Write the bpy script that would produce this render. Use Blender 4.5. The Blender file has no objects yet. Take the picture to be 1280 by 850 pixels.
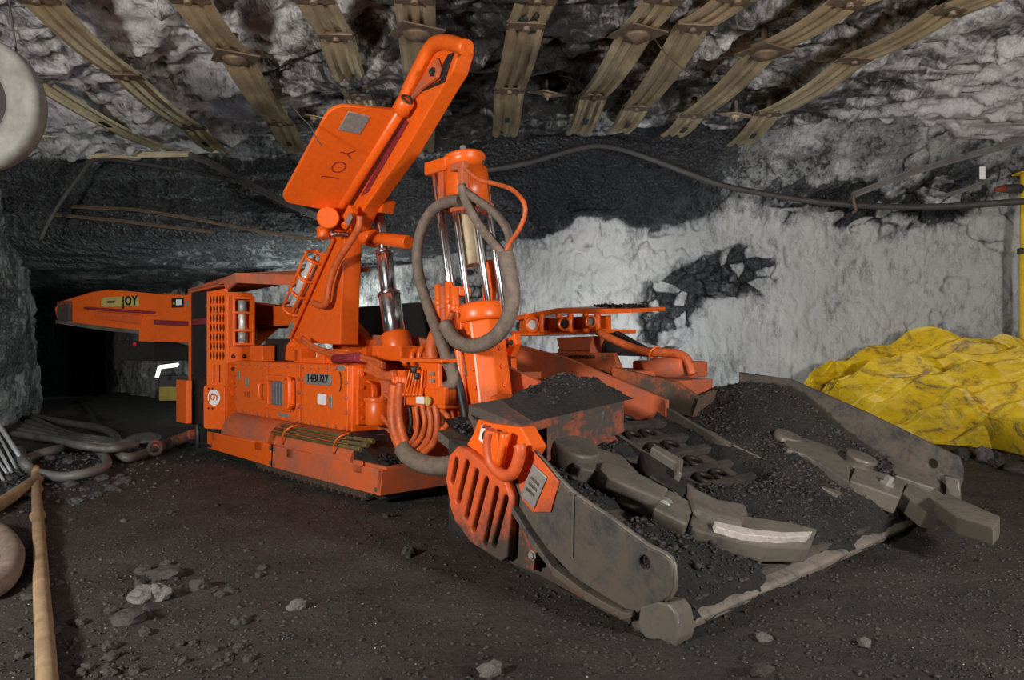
import bpy, bmesh, math, random
import numpy as np
from mathutils import Vector, Matrix
random.seed(7)
rng = np.random.default_rng(11)
PI = math.pi
SC = bpy.context.scene
COL = SC.collection
V = Vector

# ------------------------------------------------------------------ camera, world, lights, exposure
FPX, CAMZ, CX, CY = 919.0, 1.1, 640.0, 430.0
cd = bpy.data.cameras.new('camera'); cam = bpy.data.objects.new('camera', cd); COL.objects.link(cam)
cam.location = (0, 0, CAMZ); cam.rotation_euler = (PI/2, 0, 0)
cd.sensor_width = 36.0; cd.lens = FPX/1280*36.0; cd.shift_y = 5/1280; cd.clip_start = 0.05; cd.clip_end = 100
SC.camera = cam
w = bpy.data.worlds.new('mine_dark'); SC.world = w; w.use_nodes = True
w.node_tree.nodes['Background'].inputs[0].default_value = (0.30, 0.33, 0.36, 1)
w.node_tree.nodes['Background'].inputs[1].default_value = 0.012
def area(name, loc, aim, size, power, col, spread=180):
    l = bpy.data.lights.new(name, 'AREA'); l.shape = 'RECTANGLE'; l.size = size[0]; l.size_y = size[1]
    l.energy = power; l.color = col; l.spread = math.radians(spread)
    o = bpy.data.objects.new(name, l); COL.objects.link(o); o.location = loc
    o.rotation_euler = (V(aim)-V(loc)).to_track_quat('-Z', 'Y').to_euler(); return o
area('softbox_left', (-3.2, 0.2, 1.7), (-1.2, 6.5, 2.5), (0.5, 0.5), 300, (1.0, 0.95, 0.88))
area('softbox_right', (3.4, 0.3, 1.7), (2.4, 7.0, 2.6), (0.5, 0.5), 250, (1.0, 0.95, 0.90))
area('work_light_wall', (0.9, 7.9, 0.85), (2.0, 10.2, 1.5), (0.7, 0.3), 42, (0.86, 0.94, 1.0))
area('work_light_deep', (-2.4, 10.1, 0.9), (-3.6, 13.0, 1.9), (0.4, 0.3), 75, (0.86, 1.0, 0.96))  # unseen fill, brightens the deep rib of the crosscut
area('work_light_left', (-5.0, 4.6, 0.9), (-5.6, 8.5, 0.7), (0.4, 0.3), 16, (0.66, 0.84, 1.0))
SC.view_settings.view_transform = 'Standard'; SC.view_settings.look = 'None'
SC.view_settings.gamma = 1.0; SC.view_settings.use_curve_mapping = False
SC.view_settings.exposure = 0.0

# ------------------------------------------------------------------ frames: world and loader-local (x forward, y lateral, z up)
ANG = math.radians(-47.55)
MO = V((0.58, 2.73, 0)); MF = V((math.cos(ANG), math.sin(ANG), 0)); ML = V((-math.sin(ANG), math.cos(ANG), 0))
def ray(px, py): return V(((px-CX)/FPX, 1.0, -(py-CY)/FPX))
def W(px, py, Y): return V((0, 0, CAMZ)) + ray(px, py)*Y            # world point at depth Y
def G(px, py, z=0.0):                                               # world point at height z
    d = ray(px, py); return V((0, 0, CAMZ)) + d*((z-CAMZ)/d.z)
def loc(p):
    d = p-MO; return V((d.dot(MF), d.dot(ML), p.z))
def S(px, py, r):                                                   # loader-local point in the plane lateral = r
    d = ray(px, py); return loc(V((0, 0, CAMZ)) + d*((r+MO.dot(ML))/d.dot(ML)))
def SF(px, py, f):                                                  # loader-local point in the plane forward = f
    d = ray(px, py); return loc(V((0, 0, CAMZ)) + d*((f+MO.dot(MF))/d.dot(MF)))
def panz(f): return 0.07 + 0.40*max(0.0, -f)
def PP(px, py, h=0.0):                                              # loader-local point on the pan, h above its plate
    d = ray(px, py); lo, hi = 1.0, 9.0
    for _ in range(40):
        m = (lo+hi)/2; p = loc(V((0, 0, CAMZ))+d*m)
        if p.z > 0.07-0.40*p.x+h: lo = m
        else: hi = m
    return loc(V((0, 0, CAMZ))+d*lo)
def PW(p): return MO + MF*p.x + ML*p.y + V((0, 0, p.z))

# ------------------------------------------------------------------ numpy noise
def _h(i, j, k):
    n = (i*374761393 + j*668265263 + k*2147483647*0 + k*1274126177).astype(np.int64) & 0xffffffff
    n = ((n ^ (n >> 13))*1274126177) & 0xffffffff
    return ((n ^ (n >> 16)) & 0xffff)/65535.0
def vn(x, y, z):
    x, y, z = np.broadcast_arrays(np.asarray(x, float), np.asarray(y, float), np.asarray(z, float))
    i, j, k = np.floor(x), np.floor(y), np.floor(z); u, v, t = x-i, y-j, z-k
    i, j, k = i.astype(np.int64), j.astype(np.int64), k.astype(np.int64)
    u, v, t = [q*q*q*(q*(q*6-15)+10) for q in (u, v, t)]
    def L(a, b, s): return a+(b-a)*s
    r = L(L(L(_h(i, j, k), _h(i+1, j, k), u), L(_h(i, j+1, k), _h(i+1, j+1, k), u), v),
          L(L(_h(i, j, k+1), _h(i+1, j, k+1), u), L(_h(i, j+1, k+1), _h(i+1, j+1, k+1), u), v), t)
    return r*2-1
def fbm(x, y, z=0.0, o=5, g=0.5):
    s = 0; a = 1.0; n = 0
    for q in range(o):
        s = s + a*vn(x*2**q+q*17.3, y*2**q+q*5.1, z*2**q+q*9.7); n += a; a *= g
    return s/n
def ridge(x, y, z=0.0, o=4):
    s = 0; a = 1.0; n = 0
    for q in range(o):
        s = s + a*(1-np.abs(vn(x*2**q+q*7.7, y*2**q+q*3.1, z*2**q)))**2; n += a; a *= 0.5
    return s/n
def sst(a, b, x):
    t = np.clip((x-a)/(b-a), 0, 1); return t*t*(3-2*t)

# ------------------------------------------------------------------ materials
def mat(name):
    m = bpy.data.materials.new(name); m.use_nodes = True
    nt = m.node_tree; b = nt.nodes['Principled BSDF']; return m, nt, b
def N(nt, t, **kw):
    n = nt.nodes.new(t)
    for k, v in kw.items():
        if k in n.inputs: n.inputs[k].default_value = v
        else: setattr(n, k, v)
    return n
def ramp(nt, fac, stops):
    r = nt.nodes.new('ShaderNodeValToRGB'); e = r.color_ramp.elements
    while len(e) < len(stops): e.new(0.5)
    for q, (p, c) in enumerate(stops):
        e[q].position = p; e[q].color = c if len(c) == 4 else (*c, 1)
    nt.links.new(fac, r.inputs[0]); return r
def noise(nt, vec, scale, detail=5, rough=0.6, dist=0.0):
    n = N(nt, 'ShaderNodeTexNoise', Scale=scale, Detail=detail, Roughness=rough, Distortion=dist)
    if vec is not None: nt.links.new(vec, n.inputs['Vector'])
    return n
def mapping(nt, scale=(1, 1, 1), rot=(0, 0, 0)):
    t = nt.nodes.new('ShaderNodeTexCoord'); mp = nt.nodes.new('ShaderNodeMapping')
    mp.inputs['Scale'].default_value = scale; mp.inputs['Rotation'].default_value = rot
    nt.links.new(t.outputs['Object'], mp.inputs['Vector']); return mp.outputs[0]
def mix(nt, fac, a, b):
    m = nt.nodes.new('ShaderNodeMix'); m.data_type = 'RGBA'
    for s, x in ((0, fac), (6, a), (7, b)):
        if hasattr(x, 'links'): nt.links.new(x, m.inputs[s])
        elif s == 0: m.inputs[0].default_value = x
        else: m.inputs[s].default_value = (*x, 1)
    return m.outputs[2]
def math_n(nt, op, a, b=0.0):
    m = nt.nodes.new('ShaderNodeMath'); m.operation = op
    for s, x in ((0, a), (1, b)):
        if hasattr(x, 'links'): nt.links.new(x, m.inputs[s])
        else: m.inputs[s].default_value = x
    return m.outputs[0]
def bump(nt, b, h, strength, dist=0.02):
    n = N(nt, 'ShaderNodeBump', Strength=strength, Distance=dist); nt.links.new(h, n.inputs['Height']); nt.links.new(n.outputs[0], b.inputs['Normal'])

def painted(name, col, dirt=(0.05, 0.042, 0.036), lo=0.55, hi=0.75, rough=0.34, low_dirt=None, scratch=0.25):
    """gloss paint with dust and scuffs; low_dirt=(z0,z1): caked with coal towards the bottom"""
    m, nt, b = mat(name); v = mapping(nt)
    n1 = noise(nt, v, 3.2, 8, 0.68); n2 = noise(nt, v, 24, 5, 0.7)
    s = math_n(nt, 'ADD', math_n(nt, 'MULTIPLY', n1.outputs[0], 0.65), math_n(nt, 'MULTIPLY', n2.outputs[0], 0.35))
    if low_dirt:
        sep = nt.nodes.new('ShaderNodeSeparateXYZ'); nt.links.new(v, sep.inputs[0])
        mr = N(nt, 'ShaderNodeMapRange'); nt.links.new(sep.outputs[2], mr.inputs[0])
        mr.inputs[1].default_value = low_dirt[0]; mr.inputs[2].default_value = low_dirt[1]
        mr.inputs[3].default_value = 0.28; mr.inputs[4].default_value = 0.0
        s = math_n(nt, 'ADD', s, mr.outputs[0])
    r = ramp(nt, s, [(lo, (0, 0, 0)), (hi, (1, 1, 1))])
    g = ramp(nt, n2.outputs[0], [(0.35, tuple(c*0.86 for c in col)), (0.65, col)])
    c = mix(nt, r.outputs[0], g.outputs[0], dirt)
    nt.links.new(c, b.inputs['Base Color'])
    rr = ramp(nt, r.outputs[0], [(0, (rough,)*3), (1, (0.85,)*3)]); nt.links.new(rr.outputs[0], b.inputs['Roughness'])
    bump(nt, b, n2.outputs[0], scratch, 0.004); return m
def plain(name, col, rough=0.5, metal=0.0, var=0.25, scale=14, bmp=0.15, spec=0.5):
    m, nt, b = mat(name); v = mapping(nt); n = noise(nt, v, scale, 6, 0.65)
    r = ramp(nt, n.outputs[0], [(0.3, tuple(c*(1-var) for c in col)), (0.7, tuple(min(1, c*(1+var)) for c in col))])
    nt.links.new(r.outputs[0], b.inputs['Base Color']); b.inputs['Roughness'].default_value = rough; b.inputs['Metallic'].default_value = metal
    b.inputs['Specular IOR Level'].default_value = spec
    if bmp: bump(nt, b, n.outputs[0], bmp, 0.006)
    return m
def emit(name, col, s):
    m, nt, b = mat(name); b.inputs['Emission Color'].default_value = (*col, 1); b.inputs['Emission Strength'].default_value = s
    b.inputs['Base Color'].default_value = (*col, 1); return m
ORANGE = (0.82, 0.125, 0.010)
M = {}
M['orange'] = painted('orange_paint', ORANGE, dirt=(0.20, 0.075, 0.04), lo=0.56, hi=0.78)
M['orange_dusty'] = painted('dusty_orange_paint', (0.62, 0.115, 0.03), dirt=(0.17, 0.10, 0.075), lo=0.42, hi=0.68, rough=0.6)
M['orange_worn'] = painted('coal_caked_orange_paint', (0.66, 0.10, 0.02), dirt=(0.050, 0.036, 0.028), lo=0.52, hi=0.74, rough=0.5, low_dirt=(0.0, 0.55))
M['pan_orange'] = painted('scuffed_orange_plate', (0.42, 0.085, 0.02), dirt=(0.075, 0.055, 0.04), lo=0.46, hi=0.60, rough=0.55, low_dirt=(0.45, 0.85))
M['steel'] = painted('worn_bare_steel', (0.140, 0.122, 0.100), dirt=(0.045, 0.040, 0.036), lo=0.46, hi=0.66, rough=0.36)
M['steel_plate'] = painted('rust_brown_steel', (0.105, 0.082, 0.062), dirt=(0.036, 0.036, 0.038), lo=0.44, hi=0.58, rough=0.5)
M['cover_plate'] = painted('coal_worn_cover_plate', (0.50, 0.085, 0.02), dirt=(0.062, 0.050, 0.042), lo=0.38, hi=0.52, rough=0.55)
M['steel_dark'] = painted('coal_caked_steel', (0.075, 0.066, 0.057), dirt=(0.018, 0.016, 0.015), lo=0.40, hi=0.58, rough=0.55)
M['polish'] = plain('polished_wear_steel', (0.55, 0.50, 0.46), 0.40, 0.25, 0.25, 30)  # paler colour that paints the highlight on the worn edge
M['lip'] = painted('lip_steel', (0.21, 0.178, 0.152), dirt=(0.05, 0.043, 0.04), lo=0.5, hi=0.62, rough=0.45)
M['chrome'] = plain('chrome_rod', (0.72, 0.72, 0.75), 0.20, 1.0, 0.04, 8, 0)
M['black'] = plain('black_rubber', (0.012, 0.012, 0.013), 0.55, 0, 0.3, 12)
M['darkmetal'] = plain('dark_greasy_metal', (0.028, 0.025, 0.023), 0.5, 0.3, 0.4, 20)
M['hose'] = plain('dusty_hose', (0.165, 0.125, 0.10), 0.75, 0, 0.35, 16, 0.3)
M['hose_orange'] = plain('orange_sprayed_hose', (0.52, 0.10, 0.025), 0.5, 0, 0.35, 12, 0.2)
M['hose_tan'] = plain('tan_hose', (0.24, 0.16, 0.09), 0.7, 0, 0.4, 9, 0.3)
M['hose_grey'] = plain('grey_trailing_cable', (0.10, 0.096, 0.088), 0.5, 0, 0.3, 9, 0.2)
M['cable'] = plain('black_cable', (0.045, 0.040, 0.036), 0.6, 0, 0.3, 9, 0.2)
M['strap'] = plain('galvanised_tan_strap', (0.80, 0.64, 0.43), 0.34, 0.5, 0.32, 2.6, 0.05)
M['rust'] = plain('rusty_plate', (0.15, 0.105, 0.072), 0.6, 0.3, 0.45, 12, 0.3)
M['tanplate'] = plain('tan_plate', (0.42, 0.33, 0.22), 0.6, 0.1, 0.25, 12)
M['white'] = plain('white_sticker', (0.75, 0.74, 0.72), 0.5, 0, 0.1, 10, 0)
M['greyplate'] = plain('grey_label_metal', (0.27, 0.265, 0.25), 0.45, 0.3, 0.25, 30, 0)
M['ink'] = plain('black_ink', (0.012, 0.011, 0.011), 0.6, 0, 0.1, 10, 0)
M['olive'] = plain('olive_yellow_label', (0.46, 0.36, 0.10), 0.55, 0, 0.2, 20, 0)
M['redband'] = plain('dark_red_band', (0.20, 0.02, 0.03), 0.5, 0, 0.3, 20, 0)
M['orangeink'] = plain('orange_ink', (0.70, 0.12, 0.02), 0.5, 0, 0.1, 20, 0)
M['glass'] = plain('grey_window_glass', (0.10, 0.125, 0.155), 0.12, 0.0, 0.35, 9, 0)
M['lampglass'] = plain('lamp_glass', (0.62, 0.62, 0.60), 0.2, 0.2, 0.1, 9, 0)
M['rod'] = plain('olive_drill_steel', (0.17, 0.135, 0.055), 0.35, 0.4, 0.55, 9, 0.1)
M['palerod'] = plain('pale_steel_rod', (0.55, 0.56, 0.56), 0.35, 0.7, 0.15, 9, 0)
M['yellowpost'] = plain('yellow_post_paint', (0.72, 0.47, 0.02), 0.5, 0, 0.2, 9)
M['duct'] = plain('dusty_grey_duct', (0.17, 0.167, 0.152), 0.7, 0, 0.3, 8, 0.4)
M['rock'] = plain('shale_rock', (0.050, 0.044, 0.040), 0.75, 0, 0.45, 11, 0.6, 0.3)
M['rock_pale'] = plain('pale_rock', (0.115, 0.105, 0.098), 0.8, 0, 0.45, 9, 0.6)
M['chip_white'] = plain('pale_stone_chip', (0.34, 0.33, 0.32), 0.6, 0, 0.2, 9, 0.3)  # pale colour for the painted floor sparkles
M['redclamp'] = plain('red_clamp', (0.35, 0.05, 0.02), 0.5, 0, 0.2, 9, 0)
M['dullyellow'] = plain('dull_yellow_paint', (0.28, 0.20, 0.03), 0.6, 0, 0.3, 9)
M['tube_light'] = emit('lit_tube', (1.0, 0.98, 0.95), 3.0)  # emission standing in for a reflected streak of light
M['red_light'] = emit('red_marker', (0.5, 0.01, 0.01), 0.25)

def coal_mat(name, c0, c1, rough0, rough1, sc=30.0, b=0.7):
    m, nt, bs = mat(name); v = mapping(nt); n = noise(nt, v, 2.2, 6, 0.6); n2 = noise(nt, v, sc, 8, 0.75)
    s = math_n(nt, 'ADD', math_n(nt, 'MULTIPLY', n.outputs[0], 0.6), math_n(nt, 'MULTIPLY', n2.outputs[0], 0.4))
    r = ramp(nt, s, [(0.36, c0), (0.64, c1)]); nt.links.new(r.outputs[0], bs.inputs['Base Color'])
    rr = ramp(nt, n2.outputs[0], [(0.4, (rough0,)*3), (0.6, (rough1,)*3)]); nt.links.new(rr.outputs[0], bs.inputs['Roughness'])
    bump(nt, bs, n2.outputs[0], b, 0.03); return m
M['floor'] = coal_mat('coal_dust_floor', (0.014, 0.012, 0.0105), (0.056, 0.046, 0.040), 0.9, 0.5, 34, 1.0)
M['coal'] = coal_mat('loose_coal', (0.011, 0.010, 0.010), (0.027, 0.025, 0.023), 0.85, 0.45, 40, 0.8)
M['coal_chunk'] = coal_mat('coal_chunks', (0.018, 0.016, 0.015), (0.055, 0.048, 0.044), 0.8, 0.4, 20, 0.4)
M['coal_blue'] = coal_mat('glossy_coal_lumps', (0.02, 0.02, 0.021), (0.075, 0.078, 0.082), 0.6, 0.25, 14, 0.4)

def roof_material():
    m, nt, b = mat('whitewashed_shale_roof')
    v = mapping(nt, (0.40, 1.5, 1.0), (0, 0, math.radians(-28))); v_b = mapping(nt, (1.3, 0.5, 1.0), (0, 0, math.radians(-35)))
    n1 = noise(nt, v, 1.3, 10, 0.66, 2.2); n2 = noise(nt, v_b, 4.0, 10, 0.72, 2.6); n3 = noise(nt, mapping(nt), 26, 7, 0.7)
    n0 = noise(nt, mapping(nt), 0.33, 2, 0.5)
    at = N(nt, 'ShaderNodeAttribute', attribute_name='dust')
    s = math_n(nt, 'ADD', math_n(nt, 'MULTIPLY', n1.outputs[0], 0.55), math_n(nt, 'MULTIPLY', n2.outputs[0], 0.45))
    s = math_n(nt, 'ADD', s, math_n(nt, 'MULTIPLY', math_n(nt, 'SUBTRACT', n0.outputs[0], 0.5), 0.40))
    s = math_n(nt, 'ADD', s, math_n(nt, 'SUBTRACT', at.outputs['Fac'], 0.5))
    r = ramp(nt, s, [(0.42, (0.022, 0.021, 0.021)), (0.485, (0.06, 0.058, 0.057)), (0.53, (0.21, 0.205, 0.207)), (0.61, (0.60, 0.58, 0.585))])
    g = ramp(nt, n3.outputs[0], [(0.3, (0.72,)*3), (0.7, (1.15,)*3)])
    mm = nt.nodes.new('ShaderNodeMix'); mm.data_type = 'RGBA'; mm.blend_type = 'MULTIPLY'; mm.inputs[0].default_value = 1
    nt.links.new(r.outputs[0], mm.inputs[6]); nt.links.new(g.outputs[0], mm.inputs[7]); nt.links.new(mm.outputs[2], b.inputs['Base Color'])
    b.inputs['Roughness'].default_value = 0.55
    h = math_n(nt, 'ADD', math_n(nt, 'MULTIPLY', n2.outputs[0], 0.7), math_n(nt, 'MULTIPLY', n3.outputs[0], 0.3))
    bump(nt, b, h, 0.9, 0.035); return m
M['roof'] = roof_material()
def rib_material():
    """rock-dusted rib: the attribute 'dust' says how much white dust covers the coal"""
    m, nt, b = mat('rock_dusted_rib')
    v = mapping(nt, (1, 1, 0.6)); v1 = mapping(nt)
    n1 = noise(nt, v, 2.0, 8, 0.65, 0.6); n2 = noise(nt, v, 13, 8, 0.7, 0.8); n3 = noise(nt, v1, 55, 5, 0.7)
    at = N(nt, 'ShaderNodeAttribute', attribute_name='dust')
    s = math_n(nt, 'ADD', math_n(nt, 'MULTIPLY', n1.outputs[0], 0.6), math_n(nt, 'MULTIPLY', n2.outputs[0], 0.4))
    s = math_n(nt, 'ADD', s, math_n(nt, 'SUBTRACT', at.outputs['Fac'], 0.5))
    n4 = noise(nt, mapping(nt, (2.6, 2.6, 0.55)), 7, 7, 0.7, 0.5)
    s = math_n(nt, 'ADD', s, math_n(nt, 'MULTIPLY', math_n(nt, 'SUBTRACT', n4.outputs[0], 0.5), 0.30))
    s = math_n(nt, 'ADD', s, math_n(nt, 'MULTIPLY', math_n(nt, 'SUBTRACT', n3.outputs[0], 0.5), 0.25))
    r = ramp(nt, s, [(0.30, (0.024, 0.025, 0.028)), (0.45, (0.085, 0.088, 0.093)), (0.56, (0.25, 0.253, 0.256)), (0.70, (0.54, 0.535, 0.52))])
    nt.links.new(r.outputs[0], b.inputs['Base Color'])
    rr = ramp(nt, s, [(0.40, (0.28,)*3), (0.56, (0.8,)*3)]); nt.links.new(rr.outputs[0], b.inputs['Roughness'])
    vo = N(nt, 'ShaderNodeTexVoronoi', Scale=19.0); vo.feature = 'F1'; vo.distance = 'CHEBYCHEV'; nt.links.new(v1, vo.inputs['Vector'])
    bare = ramp(nt, s, [(0.42, (1, 1, 1)), (0.50, (0, 0, 0))])
    h = math_n(nt, 'ADD', math_n(nt, 'MULTIPLY', n2.outputs[0], 0.6), math_n(nt, 'MULTIPLY', n3.outputs[0], 0.4))
    h = math_n(nt, 'ADD', h, math_n(nt, 'MULTIPLY', math_n(nt, 'MULTIPLY', vo.outputs['Distance'], 1.3), bare.outputs[0]))
    bump(nt, b, h, 1.0, 0.045); return m
M['rib'] = rib_material()
def tarp_material():
    m, nt, b = mat('yellow_brattice_sheet'); v = mapping(nt, (.7, 1.4, 1.8), (0, .6, .3)); n = noise(nt, v, 2.6, 8, 0.68, 1.6); n2 = noise(nt, v, 18, 5, 0.7)
    s = math_n(nt, 'ADD', math_n(nt, 'MULTIPLY', n.outputs[0], 0.75), math_n(nt, 'MULTIPLY', n2.outputs[0], 0.25))
    r = ramp(nt, s, [(0.38, (0.80, 0.57, 0.018)), (0.52, (0.66, 0.44, 0.016)), (0.60, (0.30, 0.20, 0.04)), (0.68, (0.13, 0.11, 0.085))])
    nt.links.new(r.outputs[0], b.inputs['Base Color']); b.inputs['Roughness'].default_value = 0.42
    bump(nt, b, n2.outputs[0], 0.25, 0.02); return m
M['tarp'] = tarp_material()

# ------------------------------------------------------------------ mesh helpers
class B:
    def __init__(s): s.bm = bmesh.new()
    def _add(s, t, smooth=False):
        if smooth:
            for f in t.faces: f.smooth = True
        me = bpy.data.meshes.new('tmp'); t.to_mesh(me); t.free(); s.bm.from_mesh(me); bpy.data.meshes.remove(me); return s
    def poly_prism(s, pts, vec, bev=0.0):
        t = bmesh.new(); pts = [V(p) for p in pts]; vec = V(vec)
        a = [t.verts.new(p) for p in pts]; b = [t.verts.new(p+vec) for p in pts]; n = len(pts)
        t.faces.new(a); t.faces.new(b[::-1])
        for q in range(n): t.faces.new((a[q], b[q], b[(q+1) % n], a[(q+1) % n]))
        bmesh.ops.recalc_face_normals(t, faces=t.faces)
        if bev: bmesh.ops.bevel(t, geom=list(t.edges), offset=bev, segments=2, affect='EDGES', profile=0.6)
        return s._add(t)
    def box(s, c, size, rot=None, bev=0.006):
        c = V(c); hx, hy, hz = [q/2 for q in size]; R = rot or Matrix.Identity(3)
        P = [c + R @ V((x*hx, y*hy, -hz)) for x, y in ((-1, -1), (1, -1), (1, 1), (-1, 1))]
        return s.poly_prism(P, R @ V((0, 0, 2*hz)), bev)
    def lohi(s, lo, hi, bev=0.006):
        lo, hi = V(lo), V(hi); return s.box((lo+hi)/2, [abs(q) for q in (hi-lo)], None, bev)
    def lathe(s, prof, p0, axis, seg=20, smooth=True, caps=True):
        t = bmesh.new(); ax = V(axis).normalized(); u = ax.orthogonal().normalized(); v = ax.cross(u); p0 = V(p0); rings = []
        for r, h in prof:
            rings.append([t.verts.new(p0+ax*h+(u*math.cos(2*PI*q/seg)+v*math.sin(2*PI*q/seg))*r) for q in range(seg)])
        for a, b in zip(rings, rings[1:]):
            for q in range(seg):
                f = t.faces.new((a[q], a[(q+1) % seg], b[(q+1) % seg], b[q])); f.smooth = smooth
        if caps:
            t.faces.new(rings[0][::-1]); t.faces.new(rings[-1])
        bmesh.ops.recalc_face_normals(t, faces=t.faces); return s._add(t)
    def cyl(s, p0, p1, r, r1=None, seg=16, bev=True):
        p0, p1 = V(p0), V(p1); L = (p1-p0).length; r1 = r if r1 is None else r1; e = min(r, r1, L)*0.12 if bev else 0
        prof = [(r-e, 0), (r, e), (r1, L-e), (r1-e, L)] if bev else [(r, 0), (r1, L)]
        return s.lathe(prof, p0, p1-p0, seg)
    def tube(s, pts, r, seg=8, sub=5, ridges=0.0, closed=False):
        P = smooth_path(pts, sub, closed); n = len(P); t = bmesh.new(); rings = []; up = None
        for q in range(n):
            d = (P[(q+1) % n]-P[q-1]) if closed else (P[min(q+1, n-1)]-P[max(q-1, 0)])
            if d.length < 1e-9: d = V((0, 0, 1))
            d.normalize()
            if up is None: up = d.orthogonal().normalized()
            up = (up-d*up.dot(d)); up = up.normalized() if up.length > 1e-6 else d.orthogonal().normalized()
            v = d.cross(up); rr = (r(q/(n-1)) if callable(r) else r)*(1+ridges*(1 if q % 2 else -1))
            rings.append([t.verts.new(P[q]+(up*math.cos(2*PI*k/seg)+v*math.sin(2*PI*k/seg))*rr) for k in range(seg)])
        pr = list(zip(rings, rings[1:])) + ([(rings[-1], rings[0])] if closed else [])
        for a, b in pr:
            for k in range(seg):
                f = t.faces.new((a[k], a[(k+1) % seg], b[(k+1) % seg], b[k])); f.smooth = True
        if not closed: t.faces.new(rings[0][::-1]); t.faces.new(rings[-1])
        bmesh.ops.recalc_face_normals(t, faces=t.faces); return s._add(t)
    def ring(s, c, axis, R, r, seg=24):
        ax = V(axis).normalized(); u = ax.orthogonal().normalized(); v = ax.cross(u); c = V(c)
        return s.tube([c+(u*math.cos(2*PI*q/seg)+v*math.sin(2*PI*q/seg))*R for q in range(seg)], r, 8, 1, 0, True)
    def done(s, name, m, parent=None, label=None):
        me = bpy.data.meshes.new(name); s.bm.to_mesh(me); s.bm.free(); return link(name, me, m, parent, label)
def smooth_path(pts, sub, closed=False):
    P = [V(p) for p in pts]
    if sub <= 1 or len(P) < 3: return P
    n = len(P); out = []
    for q in range(n if closed else n-1):
        p0 = P[q-1] if (closed or q > 0) else P[0]*2-P[1]; p1 = P[q]; p2 = P[(q+1) % n]
        p3 = P[(q+2) % n] if (closed or q+2 < n) else p2*2-p1
        for k in range(sub):
            t = k/sub; out.append(0.5*((2*p1)+(p2-p0)*t+(2*p0-5*p1+4*p2-p3)*t*t+(3*p1-p0-3*p2+p3)*t**3))
    if not closed: out.append(P[-1])
    return out
def link(name, me, m=None, parent=None, label=None):
    o = bpy.data.objects.new(name, me); COL.objects.link(o)
    if m is not None:
        m = M[m] if isinstance(m, str) else m
        if not me.materials: me.materials.append(m)
    if parent: o.parent = parent
    if label: o['label'] = label
    return o
def dup(o, location=None, rot=None):
    c = o.copy(); COL.objects.link(c)
    if location is not None: c.location = location
    if rot is not None: c.rotation_euler = rot
    return c
def tag(o, label, cat, group=None):
    o['label'] = label; o['category'] = cat
    if group: o['group'] = group
    return o
def thing(name, label, cat, location=(0, 0, 0), rz=0.0, group=None):
    o = bpy.data.objects.new(name, None); COL.objects.link(o); o.location = location; o.rotation_euler = (0, 0, rz); o.empty_display_size = 0.2
    return tag(o, label, cat, group)
def struct(o): o['kind'] = 'structure'; return o
def basis(o, u, v):
    """matrix whose x,y axes are u,v and origin o"""
    u = V(u).normalized(); n = u.cross(V(v)).normalized(); v = n.cross(u)
    return Matrix(((u.x, v.x, n.x, o.x), (u.y, v.y, n.y, o.y), (u.z, v.z, n.z, o.z), (0, 0, 0, 1)))
def plate(name, outline, holes, thick, mtx, m, parent=None, label=None, bev=0.004):
    """a plate of 2-D outline with real holes"""
    cu = bpy.data.curves.new('t', 'CURVE'); cu.dimensions = '2D'; cu.fill_mode = 'BOTH'; cu.extrude = max(thick/2-bev, 0.0005); cu.bevel_depth = bev; cu.bevel_resolution = 1
    cu.offset = -bev
    for pl in [outline]+list(holes):
        sp = cu.splines.new('POLY'); sp.points.add(len(pl)-1); sp.use_cyclic_u = True
        for q, p in enumerate(pl): sp.points[q].co = (p[0], p[1], 0, 1)
    return curve_to(name, cu, mtx, m, parent, label)
def curve_to(name, cu, mtx, m, parent, label):
    t = bpy.data.objects.new('t', cu); COL.objects.link(t); dg = bpy.context.evaluated_depsgraph_get()
    me = bpy.data.meshes.new_from_object(t.evaluated_get(dg)); bpy.data.objects.remove(t); bpy.data.curves.remove(cu)
    me.transform(mtx); me.name = name; me.materials.clear()
    return link(name, me, m, parent, label)
def text(name, body, size, mtx, m, parent, label=None, ext=0.002, space=1.0, bold=0.0):
    cu = bpy.data.curves.new('t', 'FONT'); cu.body = body; cu.size = size; cu.extrude = ext; cu.align_x = 'CENTER'; cu.align_y = 'CENTER'
    cu.space_character = space; cu.offset = bold; cu.resolution_u = 3
    return curve_to(name, cu, mtx, m, parent, label)
def rrect(x0, y0, x1, y1, r, k=4):
    out = []
    for cx, cy, a in ((x1-r, y0+r, -90), (x1-r, y1-r, 0), (x0+r, y1-r, 90), (x0+r, y0+r, 180)):
        for q in range(k+1):
            t = math.radians(a+90*q/k); out.append((cx+r*math.cos(t), cy+r*math.sin(t)))
    return out
def slot2(a, b, r, k=5):
    a, b = np.array(a), np.array(b); d = (b-a)/np.linalg.norm(b-a); t0 = math.atan2(d[1], d[0]); out = []
    for q in range(k+1): t = t0-PI/2+PI*q/k; out.append((b[0]+r*math.cos(t), b[1]+r*math.sin(t)))
    for q in range(k+1): t = t0+PI/2+PI*q/k; out.append((a[0]+r*math.cos(t), a[1]+r*math.sin(t)))
    return out
def circ(c, r, k=14): return [(c[0]+r*math.cos(2*PI*q/k), c[1]+r*math.sin(2*PI*q/k)) for q in range(k)]
SIDE = lambda r: Matrix(((1, 0, 0, 0), (0, 0, -1, r), (0, 1, 0, 0), (0, 0, 0, 1)))      # plate (f,z) facing the near side
def sxz(p, r): q = S(p[0], p[1], r); return (q.x, q.z)
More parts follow.
